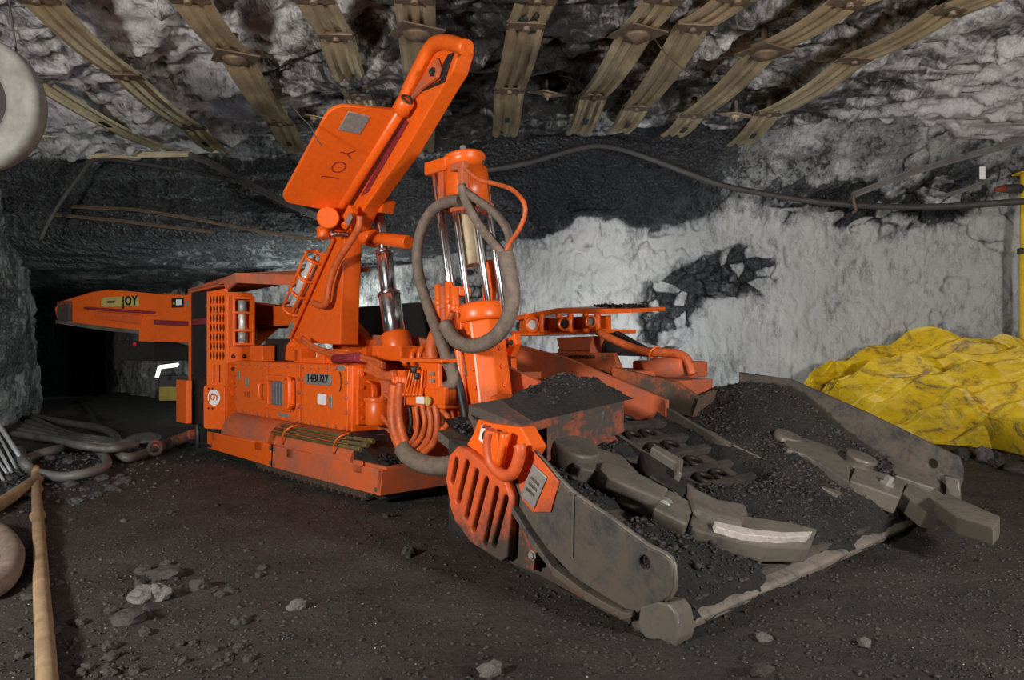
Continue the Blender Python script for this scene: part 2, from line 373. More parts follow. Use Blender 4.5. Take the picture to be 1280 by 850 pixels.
def grid_mesh(name, X, Y, Z, m, dust=None, smooth=True, parent=None):
    """X,Y,Z: 2-D arrays"""
    n, k = X.shape; me = bpy.data.meshes.new(name)
    co = np.stack([X, Y, Z], -1).reshape(-1, 3)
    i = np.arange(n-1)[:, None]*k+np.arange(k-1)[None, :]
    F = np.stack([i, i+1, i+k+1, i+k], -1).reshape(-1, 4)
    me.vertices.add(len(co)); me.vertices.foreach_set('co', co.ravel())
    me.loops.add(F.size); me.loops.foreach_set('vertex_index', F.ravel().astype(np.int32))
    me.polygons.add(len(F)); me.polygons.foreach_set('loop_start', np.arange(0, F.size, 4, dtype=np.int32))
    me.polygons.foreach_set('use_smooth', np.full(len(F), smooth)); me.update(calc_edges=True); me.validate()
    if dust is not None:
        a = me.attributes.new('dust', 'FLOAT', 'POINT'); a.data.foreach_set('value', dust.ravel().astype(np.float32))
    return link(name, me, m, parent)
def hull_templates(n, pts=11, flat=0.6):
    out = []
    for q in range(n):
        t = bmesh.new()
        for _ in range(pts):
            d = rng.normal(size=3); d /= np.linalg.norm(d); d *= rng.uniform(0.75, 1.0); t.verts.new((d[0], d[1]*rng.uniform(0.6, 1), d[2]*flat))
        r = bmesh.ops.convex_hull(t, input=t.verts)
        bmesh.ops.delete(t, geom=[v for v in t.verts if not v.link_faces], context='VERTS')
        bmesh.ops.triangulate(t, faces=t.faces); t.verts.index_update()
        out.append((np.array([v.co[:] for v in t.verts]), np.array([[v.index for v in f.verts] for f in t.faces]))); t.free()
    return out
HULL = hull_templates(8)
def chunks(name, P, sizes, m, parent=None):
    """many small lumps joined into one mesh"""
    vs, fs, off = [], [], 0
    for p, sz in zip(P, sizes):
        v, f = HULL[rng.integers(len(HULL))]; a = rng.uniform(0, 2*PI); t = rng.uniform(-0.5, 0.5); c, s = math.cos(a), math.sin(a); ct, st = math.cos(t), math.sin(t)
        R = np.array([[c, -s, 0], [s, c, 0], [0, 0, 1]]) @ np.array([[1, 0, 0], [0, ct, -st], [0, st, ct]])
        vs.append((v*sz) @ R.T+np.asarray(p)); fs.append(f+off); off += len(v)
    co = np.concatenate(vs); F = np.concatenate(fs); me = bpy.data.meshes.new(name)
    me.vertices.add(len(co)); me.vertices.foreach_set('co', co.ravel()); me.loops.add(F.size); me.loops.foreach_set('vertex_index', F.ravel().astype(np.int32))
    me.polygons.add(len(F)); me.polygons.foreach_set('loop_start', np.arange(0, F.size, 3, dtype=np.int32)); me.update(calc_edges=True)
    return link(name, me, m, parent)

# ------------------------------------------------------------------ setting: floor, roof, ribs
def floor_h(x, y):
    x = np.asarray(x, float); y = np.asarray(y, float)
    h = 0.035*fbm(x*0.9, y*0.9, 0.3, 3)+0.022*fbm(x*4.5, y*4.5, 1.1, 4, 0.6)+0.010*ridge(x*9, y*9, 2.2, 2)-0.012
    h = h+0.10*np.exp(-(((x+4.6)/1.0)**2+((y-6.6)/0.9)**2))                      # coal pile under the cable loops
    h = h+0.25*sst(9.3, 10.4, y)*sst(0.5, 2.0, x)
    return h
xs = np.concatenate([np.linspace(-9, -3.2, 90), np.linspace(-3.15, 4.2, 330), np.linspace(4.25, 9, 70)])
ys = np.concatenate([np.linspace(-2.5, 1.4, 24), 1.45*np.exp(np.linspace(0, math.log(24/1.45), 420))])
X, Y = np.meshgrid(xs, ys, indexing='xy')
struct(grid_mesh('floor', X, Y, floor_h(X, Y), 'floor'))

ROOF = 3.75
def terr(k): f = np.floor(k); return f+sst(0.78, 1.0, k-f)
def roof_h(x, y):
    x = np.asarray(x, float); y = np.asarray(y, float)
    xr = x*0.88-y*0.47; yr = x*0.47+y*0.88
    k = fbm(xr*0.45, yr*0.95, 4.2, 4)*5.5
    h = 0.055*terr(k)+0.05*fbm(x*0.6, y*0.6, 7.0, 3)+0.016*fbm(xr*2.2, yr*4.5, 1.7, 5, 0.58)+0.040*terr(fbm(xr*1.6+.4*fbm(x*2, y*2, 3.0, 2), yr*3.4, 9.3, 3)*5)
    h = h+0.06*(ridge(xr*.5, yr*.8, 3.1, 3)-.5)
    h = h-0.35*sst(3.6, 7.0, x-0.35*(y-7))*sst(4.5, 9.2, y)
    return ROOF+h
X, Y = np.meshgrid(np.linspace(-8.6, 9.5, 640), np.linspace(-2.5, 10.15, 520), indexing='xy')
dust = 0.53+0.16*sst(1.2, 3.6, X-0.2*Y)+0.10*sst(-1.2, -3.2, X)-0.11*np.exp(-((X+0.2)/1.1)**2)+0.05*sst(9.0, 9.8, Y)
dust = dust-.10*(1-sst(0, .03, np.abs(fbm(X*.8-Y*.3, Y*.9, 33.0, 4))))
struct(grid_mesh('ceiling', X, Y, roof_h(X, Y), 'roof', dust))

# rib behind the loader: plan line swept by a profile that rounds over into the roof
PL = smooth_path([V(p) for p in ((9.6, 4.0, 0), (8.4, 7.0, 0), (6.6, 8.9, 0), (4.2, 9.6, 0), (1.5, 10.0, 0), (-0.8, 10.45, 0), (-3.0, 11.7, 0), (-6.2, 14.2, 0), (-9.5, 17.5, 0), (-12, 22, 0))], 12)
PLa = np.array([p[:] for p in PL])
seg = np.r_[0, np.cumsum(np.linalg.norm(np.diff(PLa[:, :2], axis=0), axis=1))]
sv = np.concatenate([np.linspace(0, 2.5, 60), np.linspace(2.52, 15.5, 720), np.linspace(15.55, seg[-1], 220)])
px_ = np.interp(sv, seg, PLa[:, 0]); py_ = np.interp(sv, seg, PLa[:, 1])
tx, ty = np.gradient(px_), np.gradient(py_); ln = np.hypot(tx, ty); nx, ny = -ty/ln, tx/ln
flip = np.where(ny > 0, -1, 1); nx, ny = nx*flip, ny*flip                              # normals towards the camera
prof = [(0.25, -0.15), (0.12, 0.25), (0.02, 0.9), (0.0, 1.6), (0.02, 2.2), (0.10, 2.65), (0.28, 3.0), (0.62, 3.35), (1.05, 3.62), (1.5, 3.85)]
pt = np.linspace(0, len(prof)-1, 280); po = np.interp(pt, range(len(prof)), [a for a, b in prof]); pz = np.interp(pt, range(len(prof)), [b for a, b in prof])
SV, PZ = np.meshgrid(sv, pz, indexing='ij'); PO = np.meshgrid(sv, po, indexing='ij')[1]
left = sst(0.2, -1.4, px_)[:, None]                                                    # inside the crosscut the rib is upright and ends in the low roof
PO = PO*(1-left); PZ = np.where(PZ > 2.3, PZ*(1-left)+(2.3+(PZ-2.3)*0.35)*left, PZ)
BX, BY = px_[:, None], py_[:, None]
d = 0.10*fbm(SV*0.8, PZ*0.8, 3.3, 4)+0.05*ridge(SV*1.6, PZ*1.1, 5.5, 4)+0.035*fbm(SV*3.5, PZ*3, 1.0, 4, 0.6)+0.030*fbm(SV*15+2*fbm(SV*2, PZ*2, 8, 2), PZ*6.5, 2.0, 3, 0.7)+0.012*ridge(SV*13+fbm(SV, PZ, 3, 2), PZ*3.2, 4.0, 3)
crk = (1-sst(0, .030, np.abs(fbm(SV*.55, PZ*.8, 12.0, 4, .55))))*sst(-.15, .1, fbm(SV*.5, PZ*.6, 14.0, 2))+.6*(1-sst(0, .03, np.abs(fbm(SV*1.1, PZ*.9, 22.0, 4, .6))))*sst(-.1, .2, fbm(SV*.7, PZ*.7, 19.0, 2))
d = d-.06*crk
brk = np.exp(-(((BX-2.75)/0.95)**2+((PZ-1.95-0.25*(BX-2.5))/0.33)**2))+np.exp(-(((BX-2.05)/0.28)**2+((PZ-1.3)/0.55)**2))   # spalled patch
d = d-0.16*sst(0.35, 0.75, brk+0.35*fbm(SV*3.2, PZ*3.2, 8.8, 4))+0.10*np.clip(brk, 0, 1)*terr(fbm(SV*5, PZ*5, 2.1, 2)*3)/3
cw_ = .35*fbm(SV*2, PZ*2, 40.0, 3)
def worley(x, y):
    bi, bj = np.floor(x).astype(np.int64), np.floor(y).astype(np.int64); best = np.full(x.shape, 9.0); idx = np.zeros(x.shape); edge = np.full(x.shape, 9.0)
    for a in (-1, 0, 1):
        for b in (-1, 0, 1):
            i, j = bi+a, bj+b; dd_ = np.hypot(i+_h(i, j, i*0+1)-x, j+_h(i, j, i*0+2)-y); c_ = _h(i, j, i*0+5); m = dd_ < best
            edge = np.where(m, best, np.minimum(edge, dd_)); idx = np.where(m, c_, idx); best = np.where(m, dd_, best)
    return idx, edge-best
cell, ce = worley(SV*4.6+cw_*2, PZ*6.5+cw_*2+SV*.9); cell2 = (cell*7.31) % 1.0
spall = sst(.18, .55, brk+.45*fbm(SV*2.2, PZ*2.2, 51.0, 4)+.6*(np.exp(-((BX-4.6)/1.6)**2-((PZ-2.9)/.3)**2)))
d = d+spall*((cell-.5)*.13-.05*(1-sst(0, .12, ce)))
WX = BX+nx[:, None]*(PO+d); WY = BY+ny[:, None]*(PO+d)
coalband = sst(2.35, 2.6, PZ+0.75*fbm(SV*0.55, PZ*0.9, 9.1, 5, .6))*sst(3.4, 1.6, BX)       # bare coal seam high on the rib
dust = 0.72-0.46*coalband-spall*(np.where(cell2 > .60, .0, .29)+.25*(1-sst(.02, .15, ce)))-0.16*sst(2.5, 3.2, PZ)-0.08*sst(3.5, 6, BX)*sst(1.2, .2, PZ)  # last term paints a light fall-off into the lower right
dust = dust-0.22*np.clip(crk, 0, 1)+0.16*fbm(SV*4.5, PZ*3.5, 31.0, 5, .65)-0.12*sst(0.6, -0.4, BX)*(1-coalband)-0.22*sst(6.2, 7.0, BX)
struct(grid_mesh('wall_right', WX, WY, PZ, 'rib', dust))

# brow at the step in the roof and the low roof of the crosscut behind it
bp = [(9.55, 3.85), (9.78, 3.62), (9.84, 3.4), (9.95, 3.1), (9.98, 2.8), (10.08, 2.58), (10.35, 2.47), (11, 2.42), (12.3, 2.36), (14, 2.30), (17, 2.22), (22, 2.1)]
bt = np.linspace(0, len(bp)-1, 260); by = np.interp(bt, range(len(bp)), [a for a, b in bp]); bz = np.interp(bt, range(len(bp)), [b for a, b in bp])
XX, BYY = np.meshgrid(np.linspace(-12.5, 1.4, 560), by, indexing='ij'); BZZ = np.meshgrid(np.linspace(0, 1, 560), bz, indexing='ij')[1]
up = sst(10.3, 9.9, BYY)
layer = terr(BZZ*4.2+0.35*fbm(XX*0.5, BZZ*2, 1.0, 3))/4.2-BZZ
dd = 0.09*fbm(XX*0.8, BYY*0.8+BZZ, BZZ*1.4, 4)+0.06*ridge(XX*2.2, BYY, BZZ*4, 4)+0.035*fbm(XX*7, BYY*3, BZZ*12, 4, 0.65)
lowr = 0.05*terr(fbm(XX*0.25, BYY*0.9, 3.0, 3)*6)+0.03*fbm(XX*0.8, BYY*3.2, 4.0, 4)
YY2 = BYY-up*(dd+0.5*layer*0.4)+0.35*sst(-0.2, 1.2, XX)*up; ZZ2 = BZZ+(1-up)*lowr
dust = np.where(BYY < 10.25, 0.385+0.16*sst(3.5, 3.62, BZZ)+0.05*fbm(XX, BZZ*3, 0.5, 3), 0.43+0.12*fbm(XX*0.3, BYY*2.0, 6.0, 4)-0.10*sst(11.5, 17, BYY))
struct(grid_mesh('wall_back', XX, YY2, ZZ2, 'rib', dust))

# left rib with the pillar corner
LL = smooth_path([V(p) for p in ((-8.3, -2.5, 0), (-8.2, 2, 0), (-8.0, 6, 0), (-7.6, 8.4, 0), (-6.95, 9.35, 0), (-7.0, 10.4, 0), (-8.6, 13, 0), (-10.8, 16, 0), (-14, 22, 0))], 14)
la = np.array([p[:] for p in LL]); sg = np.r_[0, np.cumsum(np.linalg.norm(np.diff(la[:, :2], axis=0), axis=1))]; sv = np.linspace(0, sg[-1], 300)
qx = np.interp(sv, sg, la[:, 0]); qy = np.interp(sv, sg, la[:, 1]); tx, ty = np.gradient(qx), np.gradient(qy); ln = np.hypot(tx, ty)
SV, PZ = np.meshgrid(sv, np.linspace(-0.2, 3.95, 120), indexing='ij')
d = 0.16*fbm(SV*0.8, PZ*0.9, 2.3, 4)+0.08*ridge(SV*1.8, PZ*1.5, 1.5, 4)+0.05*terr(fbm(SV*1.5, PZ*1.5, 5.5, 3)*5)-0.35*sst(9.5, 10.5, qy)[:, None]*0
struct(grid_mesh('wall_left', qx[:, None]+(ty/ln)[:, None]*d, qy[:, None]-(tx/ln)[:, None]*d, PZ, 'rib', 0.50-0.10*fbm(SV*0.7, PZ*0.9, 3, 3)))

# end of the crosscut
X, Z = np.meshgrid(np.linspace(-16, -6, 60), np.linspace(-.3, 3.2, 30), indexing='xy')
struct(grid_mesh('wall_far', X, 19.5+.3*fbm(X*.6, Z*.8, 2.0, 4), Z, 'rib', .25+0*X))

# ------------------------------------------------------------------ the loader
LD = thing('loading_machine', 'orange crawler-mounted coal loading machine with raised arm, drill mast and coal-covered gathering pan', 'mining machine', MO, ANG)
def P_(b, name, m, label=None): return b.done(name, m, LD, label)
BOLT = None
def bolt(parent, p, d, s=0.014, m='orange', name='bolt'):
    """hexagonal bolt head at p facing d; the mesh is shared"""
    global BOLT
    key = m
    if BOLT is None: BOLT = {}
    if key not in BOLT:
        b = B(); b.lathe([(1.5, 0), (1.5, .25), (1.0, .3), (1.0, .9), (.8, 1.0)], (0, 0, 0), (0, 0, 1), 6, False); o = b.done(name, m, parent); BOLT[key] = o
    else:
        o = BOLT[key].copy(); COL.objects.link(o); o.parent = parent; o.name = name
    o.location = p; o.rotation_euler = V(d).to_track_quat('Z', 'Y').to_euler(); o.scale = (s, s, s)
    return o
NEAR = V((0, -1, 0)); FRONT = V((1, 0, 0)); UP = V((0, 0, 1))

# chassis and centre trough
b = B(); b.lohi((-5.9, 0.72, 0.20), (-2.55, 2.2, 0.88)); b.lohi((-2.6, 1.0, 0.22), (-1.75, 1.95, 0.62)); P_(b, 'chassis', 'orange_dusty')
# crawler, near side: shoes under the frame
tr = P_(B().lohi((-4.55, 0.46, 0.05), (-2.72, 0.90, 0.16), 0.03).cyl((-2.72, .46, .14), (-2.72, .90, .14), .12).cyl((-4.55, .46, .14), (-4.55, .90, .14), .12), 'crawler_track', 'darkmetal')
shoe = None
for q in range(19):
    x = -4.62+q*0.108
    if q == 0:
        bb = B(); bb.lohi((-0.048, 0.43, -0.02), (0.048, 0.93, 0.022), 0.006); bb.lohi((-0.012, 0.43, -0.045), (0.012, 0.93, -0.01), 0.004); shoe = bb.done('track_shoe', 'orange_worn', tr); o = shoe
    else: o = dup(shoe)
    o.location = (x, 0, 0.045 if q < 17 else 0.045+0.05*(q-16)); o.rotation_euler = (0, 0 if q < 17 else -0.35*(q-16), 0)
tr2 = P_(B().lohi((-5.2, 2.0, 0.02), (-2.6, 2.5, 0.28), 0.04), 'crawler_track', 'darkmetal')
# side frames (near): two plates with lifting slots
def zf(x, a, b_): return a[1]+(b_[1]-a[1])*(x-a[0])/(b_[0]-a[0])
r0 = 0.37
def slot_hole(px, py, w_, h_): w_, h_ = w_*1.05, h_*1.45; c = sxz((px, py), r0); return [(c[0]-w_, c[1]-h_), (c[0]+w_, c[1]-h_+.004), (c[0]+w_, c[1]+h_+.004), (c[0]-w_, c[1]+h_)]
A1 = [sxz(p, r0) for p in ((259, 560), (338, 583), (338, 556), (259, 539))]
A2 = [sxz(p, r0) for p in ((340, 584), (475, 620), (478, 588), (341, 556))]
sf = plate('side_frame', A1, [slot_hole(267.5, 546, .055, .022), slot_hole(322.5, 557, .055, .024)], 0.014, SIDE(r0+0.007), 'orange', LD)
sf2 = plate('side_frame', A2, [slot_hole(362.5, 566, .05, .025), slot_hole(446.5, 584, .05, .025)], 0.014, SIDE(r0+0.007), 'orange_dusty', LD)
b = B(); b.lohi((-5.62, 0.44, 0.12), (-4.3, 0.9, 0.245)); b.lohi((-4.28, 0.44, 0.13), (-2.6, 0.9, 0.27)); P_(b, 'frame_backing', 'darkmetal')
c0 = S(478, 588, r0); c1 = S(475, 620, r0)
P_(B().poly_prism([c0, c1, (c1.x, 1.05, c1.z), (c0.x, 1.05, c0.z)], (-0.05, 0, 0), .004).lohi((-2.95, .40, .255), (-2.53, 1.0, .285)), 'frame_end', 'orange_dusty')
for px, py in ((259+6, 556), (338, 560), (338, 578), (343, 562), (343, 580), (470, 612)):
    p = S(px, py, r0); bolt(sf, (p.x, r0, p.z), NEAR, .012, 'steel')
# rounded fenders above the track
def fender(f0, f1, m, name='fender', top=0.47, z0=0.255, slant=0.0):
    t = B(); pr = []
    for q in range(9):
        a = q/8*PI/2; pr.append((0.385+0.24*(1-math.cos(a)), z0+(top-z0)*math.sin(a)))
    pr += [(0.80, top), (0.80, z0)]
    t.poly_prism([(f0, y, z) for y, z in pr], (f1-f0, 0, 0), 0.004); return P_(t, name, m)
fe = fender(-5.35, -4.33, 'orange_dusty'); fender(-4.22, -2.98, 'orange_dusty', top=0.44)
b = B(); b.poly_prism([(-3.05, .42, .47), (-2.62, .42, .27), (-2.62, .42, .25), (-3.1, .42, .25)], (0, .5, 0), .01); P_(b, 'front_fender_slope', 'darkmetal')
for q in range(6):
    x = -5.25+q*0.17; bolt(fe, (x, .392, .295), NEAR, .009, 'orange_dusty')

# control box, near side
RB = 0.50
bx = [S(296, 453.5, RB), S(440, 455.5, RB), S(440, 536, RB), S(300, 518, RB)]
f0, f1 = bx[0].x+.02, bx[1].x; zb, zt = 0.455, 0.945
cb = P_(B().lohi((f0, RB, zb), (f1, 1.2, zt), 0.008), 'control_box', 'orange')
def CBp(px, py, off=0.0): p = S(px, py, RB); return V((p.x, RB-off, p.z))
splits = [f0, CBp(339, 480).x, CBp(380, 490).x, f1]
for a, c in zip(splits, splits[1:]):
    B().lohi((a+.015, RB-.030, zb+.006), (c-.015, RB+.01, zt-.004), .006).done('cover_panel', 'orange', cb)
for a, c in zip(splits, splits[1:]):
    n = max(3, int((c-a)/0.125))
    for q in range(n):
        x = a+.045+(c-a-.09)*q/(n-1)
        bolt(cb, (x, RB-.030, zt-.028), NEAR, .013, 'orange_dusty'); bolt(cb, (x, RB-.030, zb+.028), NEAR, .013, 'orange_dusty')
for z in (zb+.14, zb+.25, zb+.36):
    for x in (splits[0]+.03, splits[2]-.03, splits[2]+.035, splits[3]-.03): bolt(cb, (x, RB-.030, z), NEAR, .014, 'orange_dusty')
def cbquad(px0, py0, px1, py1, off, th, m, name, rad=.012, label=None):
    a, c = CBp(px0, py1), CBp(px1, py0); lo = V((a.x, 0, min(a.z, c.z))); hi = V((c.x, 0, max(a.z, c.z)))
    a2, c2 = CBp(px0, py0), CBp(px1, py1); z0 = (a.z+c2.z)/2; z1 = (a2.z+c.z)/2
    return plate(name, rrect(a.x, z0, c.x, z1, rad), [], th, SIDE(RB-off), m, cb, label, .002)
wf = [CBp(338, 469), CBp(371, 513)]
x0, x1 = CBp(340, 490).x, CBp(370.5, 490).x; z0, z1 = CBp(356, 512).z, CBp(356, 469).z
gx0, gx1 = CBp(343.5, 490).x, CBp(361.5, 490).x; gz0, gz1 = CBp(352, 506).z, CBp(352, 476).z
plate('window_frame', rrect(x0, z0, x1, z1, .02), [rrect(gx0, gz0, gx1, gz1, .01)], .045, SIDE(RB-.04), 'orange', cb)
B().lohi((gx0-.01, RB-.032, gz0-.01), (gx1+.01, RB-.026, gz1+.01), 0).done('window_pane', 'glass', cb, 'grey glass pane')
for q in range(3):
    zc = gz0+(gz1-gz0)*(.15+.35*q); xx = gx0+(gx1-gx0)*(.35+.22*q)
    B().lohi((xx, RB-.034, gz0+.01), (xx+.018, RB-.031, gz1-.01), 0).done('window_wire', 'greyplate', cb)
for x in (x0+.03, x1-.03):
    for z in (z0+.022, z1-.022): bolt(cb, (x, RB-.062, z), NEAR, .009)
hx = CBp(374.5, 490).x
B().tube([(hx-.05, RB-.03, z1-.02), (hx-.05, RB-.10, z1-.02), (hx+.03, RB-.11, z1-.02), (hx+.03, RB-.11, z0+.05), (hx-.05, RB-.10, z0+.05), (hx-.05, RB-.03, z0+.05)], .012, 8, 4).done('grab_handle', 'orange', cb)
hx = CBp(334, 490).x
B().tube([(hx, RB-.02, z1-.08), (hx, RB-.07, z1-.09), (hx, RB-.07, z0+.09), (hx, RB-.02, z0+.08)], .011, 8, 3).done('grab_handle', 'orange', cb)
cbquad(386, 467, 419.5, 481, .034, .006, 'greyplate', 'name_plate', .04, 'grey plate lettered 14BU27')
c = (CBp(386, 470)+CBp(419, 477))/2
text('lettering', '14BU27', .082, basis(V((c.x, RB-.039, c.z)), (1, 0, 0), (0, 0, 1)) @ Matrix.Diagonal((1.3, 1, 1, 1)), 'ink', cb, None, .001, 1.0, .0025)
cbquad(402, 492, 413, 505.5, .034, .004, 'white', 'sticker', .015, 'white square sticker')
cbquad(416.3, 494, 420, 509.5, .034, .004, 'greyplate', 'tag_plate', .004); cbquad(311, 472, 315.5, 482.5, .034, .004, 'greyplate', 'tag_plate', .015)
cbquad(301.5, 464, 304, 475.5, .034, .004, 'greyplate', 'tag_plate', .003); cbquad(427, 456.5, 436.5, 463, .034, .004, 'greyplate', 'tag_plate', .004)
cbquad(353, 516.5, 366, 520.5, .034, .004, 'greyplate', 'tag_plate', .01)
c = CBp(313, 493); text('lettering', '1 10', .075, basis(V((c.x, RB-.032, c.z)), (1, 0, 0), (0, 0, 1)), 'redband', cb, None, .001)
c = CBp(429, 477); b = B(); b.tube([V((c.x+.03*math.sin(a), RB-.036, c.z+.075*math.cos(a))) for a in np.linspace(.2, 2.9, 9)], .004, 6, 1); b.done('hoop', 'darkmetal', cb)
for z in (.52, .80):                                                                    # hinge lugs on the left edge
    B().cyl((f0-.05, RB+.03, z), (f0-.05, RB+.03, z+.10), .035).lohi((f0-.08, RB+.0, z+.02), (f0+.02, RB+.06, z+.08), .006).done('hinge', 'orange', cb)
# front face of the box: flange, handle loop, motor
B().lohi((f1-.005, RB+.03, zb+.05), (f1+.03, RB+.32, zt-.02), .008).done('end_flange', 'orange', cb)
B().tube([(f1+.03, RB+.10, .82), (f1+.07, RB+.10, .82), (f1+.07, RB+.13, .79), (f1+.07, RB+.13, .63), (f1+.03, RB+.10, .60)], .012, 8, 3).done('grab_handle', 'orange', cb)
for z in (.56, .66, .78, .88): bolt(cb, (f1+.03, RB+.07, z), FRONT, .012); bolt(cb, (f1+.03, RB+.27, z), FRONT, .010)
b = B(); p = S(471, 531, .62); b.cyl(p, p+V((0, 0, .19)), .085, None, 18).cyl(p+V((0, 0, .17)), p+V((0, 0, .20)), .095, None, 18); P_(b, 'pump_motor', 'orange')
# drill steels lie on the fender (things of their own)
for q, (pa, pb, r) in enumerate((((340, 541), (447, 561), .015), ((344, 536), (455, 556), .013), (((352, 532)), (462, 551), .014), ((341, 546), (440, 563.5), .011))):
    a, c = S(*pa, .415+.008*q), S(*pb, .415+.008*q)
    t = B(); t.cyl(PW(a), PW(c), r, None, 10); d_ = (PW(c)-PW(a)).normalized()
    t.cyl(PW(c)-d_*.03, PW(c)+d_*.05, r*1.35, None, 10); o = t.done('drill_steel', 'rod')
    tag(o, 'olive drill steel in the strapped bundle lying on the orange fender', 'drill rod', 'drill steels strapped on the fender')
for px in ((362, 545), (427, 556)):
    p = S(*px, .41); t = B(); t.tube([p+V((-.06, -.03, -.07)), p+V((-.03, -.045, 0)), p+V((.02, -.03, .06)), p+V((.05, .05, .09))], .007, 6, 3); P_(t, 'rod_strap', 'orange')

# operator compartment at the rear, near side
rc = 0.37
def RCp(px, py, r=rc): return S(px, py, r)
t = B(); z_t = 1.655
t.poly_prism([RCp(235, 367), RCp(273, 358), RCp(273, 353), RCp(235, 362)], (0, .62, .05), .004)
cl = [(-6.2, .37, 1.63), (-5.25, .37, 1.66), (-5.05, .40, 1.72), (-4.25, .80, 1.66), (-3.95, 1.15, 1.74), (-6.2, 1.15, 1.72)]
t.poly_prism([V(p) for p in cl], (0, 0, .035), .01); t.poly_prism([(-5.2, .37, 1.60), (-5.05, .40, 1.66), (-5.05, .40, 1.73), (-5.25, .37, 1.67)], (0, .03, 0), .004); t.poly_prism([(-5.05, .40, 1.66), (-4.25, .80, 1.60), (-4.25, .80, 1.67), (-5.05, .40, 1.73)], (.01, .03, 0), .004)
P_(t, 'canopy_roof', 'orange_dusty')
a, c = RCp(237, 368), RCp(259, 525)
P_(B().lohi((a.x, rc+.015, .28), (c.x, rc+.05, 1.62), .004), 'rubber_curtain', 'black', 'black rubber curtain')
pr = RCp(247, 402); P_(B().lohi((a.x+.06, rc+.006, pr.z-.03), (c.x-.03, rc+.02, pr.z+.03), .004), 'curtain_clamp', 'redband')
P_(B().lohi((a.x-.035, rc, .30), (a.x, rc+.05, 1.64), .004), 'curtain_post', 'orange')
p0, p1 = RCp(231.5, 474), RCp(244, 529); P_(B().lohi((p0.x, rc-.09, p1.z), (p1.x+.0, rc-.03, p0.z), .008), 'step_guard', 'orange')
for z in (.80, .70, .60):
    for x in (a.x+.1, c.x-.1): p = V((x, rc+.015, z)); o = bolt(cb, p, NEAR, .018, 'darkmetal')
# grille panel across the chamfered corner: expanded-metal openings are real holes
ga_ = math.radians(25); gu = V((math.cos(ga_), math.sin(ga_), 0)); gnv = V((math.sin(ga_), -math.cos(ga_), 0)); gA = V((RCp(259, 420).x, rc, 0)); gw = .262
def GM(s_, z, off): p = gA+gu*s_+gnv*off; return Matrix(((gu.x, 0, gnv.x, p.x), (gu.y, 0, gnv.y, p.y), (0, 1, 0, z), (0, 0, 0, 1)))
zt_ = RCp(268, 361).z; holes = []
for row in range(7):
    for k in range(5):
        hx = .045+.040*k+(.004 if row % 2 else 0); hz = zt_-.10-row*.090
        holes.append([(hx-.016, hz), (hx-.006, hz-.038), (hx+.006, hz-.038), (hx+.016, hz), (hx+.006, hz+.038), (hx-.006, hz+.038)])
for k in range(2): hx = .09+.07*k; holes.append([(hx-.008, .73), (hx+.008, .73), (hx+.008, .90), (hx-.008, .90)])
gp = plate('grille_panel', [(0, .36), (gw, .30), (gw, zt_+.01), (0, zt_-.02)], holes, .010, GM(0, 0, 0), 'orange', LD, None, .001)
P_(B().poly_prism([gA+gu*.01-gnv*.05+V((0, 0, .3)), gA+gu*(gw-.01)-gnv*.05+V((0, 0, .3)), gA+gu*(gw-.01)-gnv*.05+V((0, 0, 1.6)), gA+gu*.01-gnv*.05+V((0, 0, 1.6))], gnv*-.01, 0), 'grille_backing', 'black')
pp = plate('lower_cover', rrect(-.015, .28, gw-.01, .70, .03), [], .02, GM(0, 0, .022), 'orange', LD)
zb_ = .585
plate('round_badge', circ((0, 0), .078, 28), [], .005, GM(gw*.46, zb_, .035), 'white', pp, 'round white badge lettered in orange', .001)
text('lettering', 'JOY', .078, GM(gw*.46, zb_, .039), 'orangeink', pp, None, .001, .95, .003)
for z in (.48, .67):
    for s_ in (.05, .10): bolt(pp, gA+gu*s_+gnv*.033+V((0, 0, z)), gnv, .008, 'darkmetal')
x1 = (gA+gu*gw).x; pr0 = (gA+gu*gw).y-rc
# front face of the post with its lamp
fx = x1
rc = rc+pr0-.02; post = P_(B().lohi((fx-.02, rc, .27), (fx+.02, rc+.25, 1.60), .006), 'cab_post', 'orange')
for r in (.06, .17):
    for z in (.98, .86, .74, .63): bolt(post, (fx+.02, rc+r, z), FRONT, .02 if z < .8 else .014, 'darkmetal' if z > .8 else 'orange')
lp = V((fx+.07, rc+.125, 0))
b = B(); b.cyl(lp+V((0, 0, 1.10)), lp+V((0, 0, 1.52)), .032); l1 = b.done('lamp_tube', 'lampglass', LD, 'pale glass lamp tube')
b = B()
for z in (1.10, 1.23, 1.40, 1.54): b.lohi((fx+.02, rc+.02, z-.012), (fx+.13, rc+.23, z+.012), .004)
for r in (.03, .22): b.lohi((fx+.02, rc+r-.014, 1.08), (fx+.12, rc+r+.014, 1.56), .004)
P_(b, 'lamp_cage', 'orange')
for z, h in ((1.40, .12), (1.12, .10)): b = B(); b.cyl(lp+V((0, 0, z)), lp+V((0, 0, z+h)), .045); P_(b, 'lamp_cap', 'greyplate')
b = B()
for k, (px, py, px2, py2) in enumerate(((307, 395, 303, 450), (312, 395, 309, 452), (318, 400, 314, 450))):
    b.tube([S(px, py, .85), S((px+px2)/2+2, (py+py2)/2, .83), S(px2, py2, .8)], .022, 7, 4)
P_(b, 'cab_lever', 'black')
b = B(); b.lohi((-5.2, .75, .9), (-4.4, .80, 1.15)); b.tube([S(310, 455, .8), S(325, 440, .8), S(345, 436, .8)], .06, 10, 5); P_(b, 'seat', 'black')
b = B(); b.lohi(S(313, 455, .6)-V((.0, 0, 0)), S(328, 432, .6)+V((0, .12, 0)), .006); P_(b, 'valve_block', 'orange')
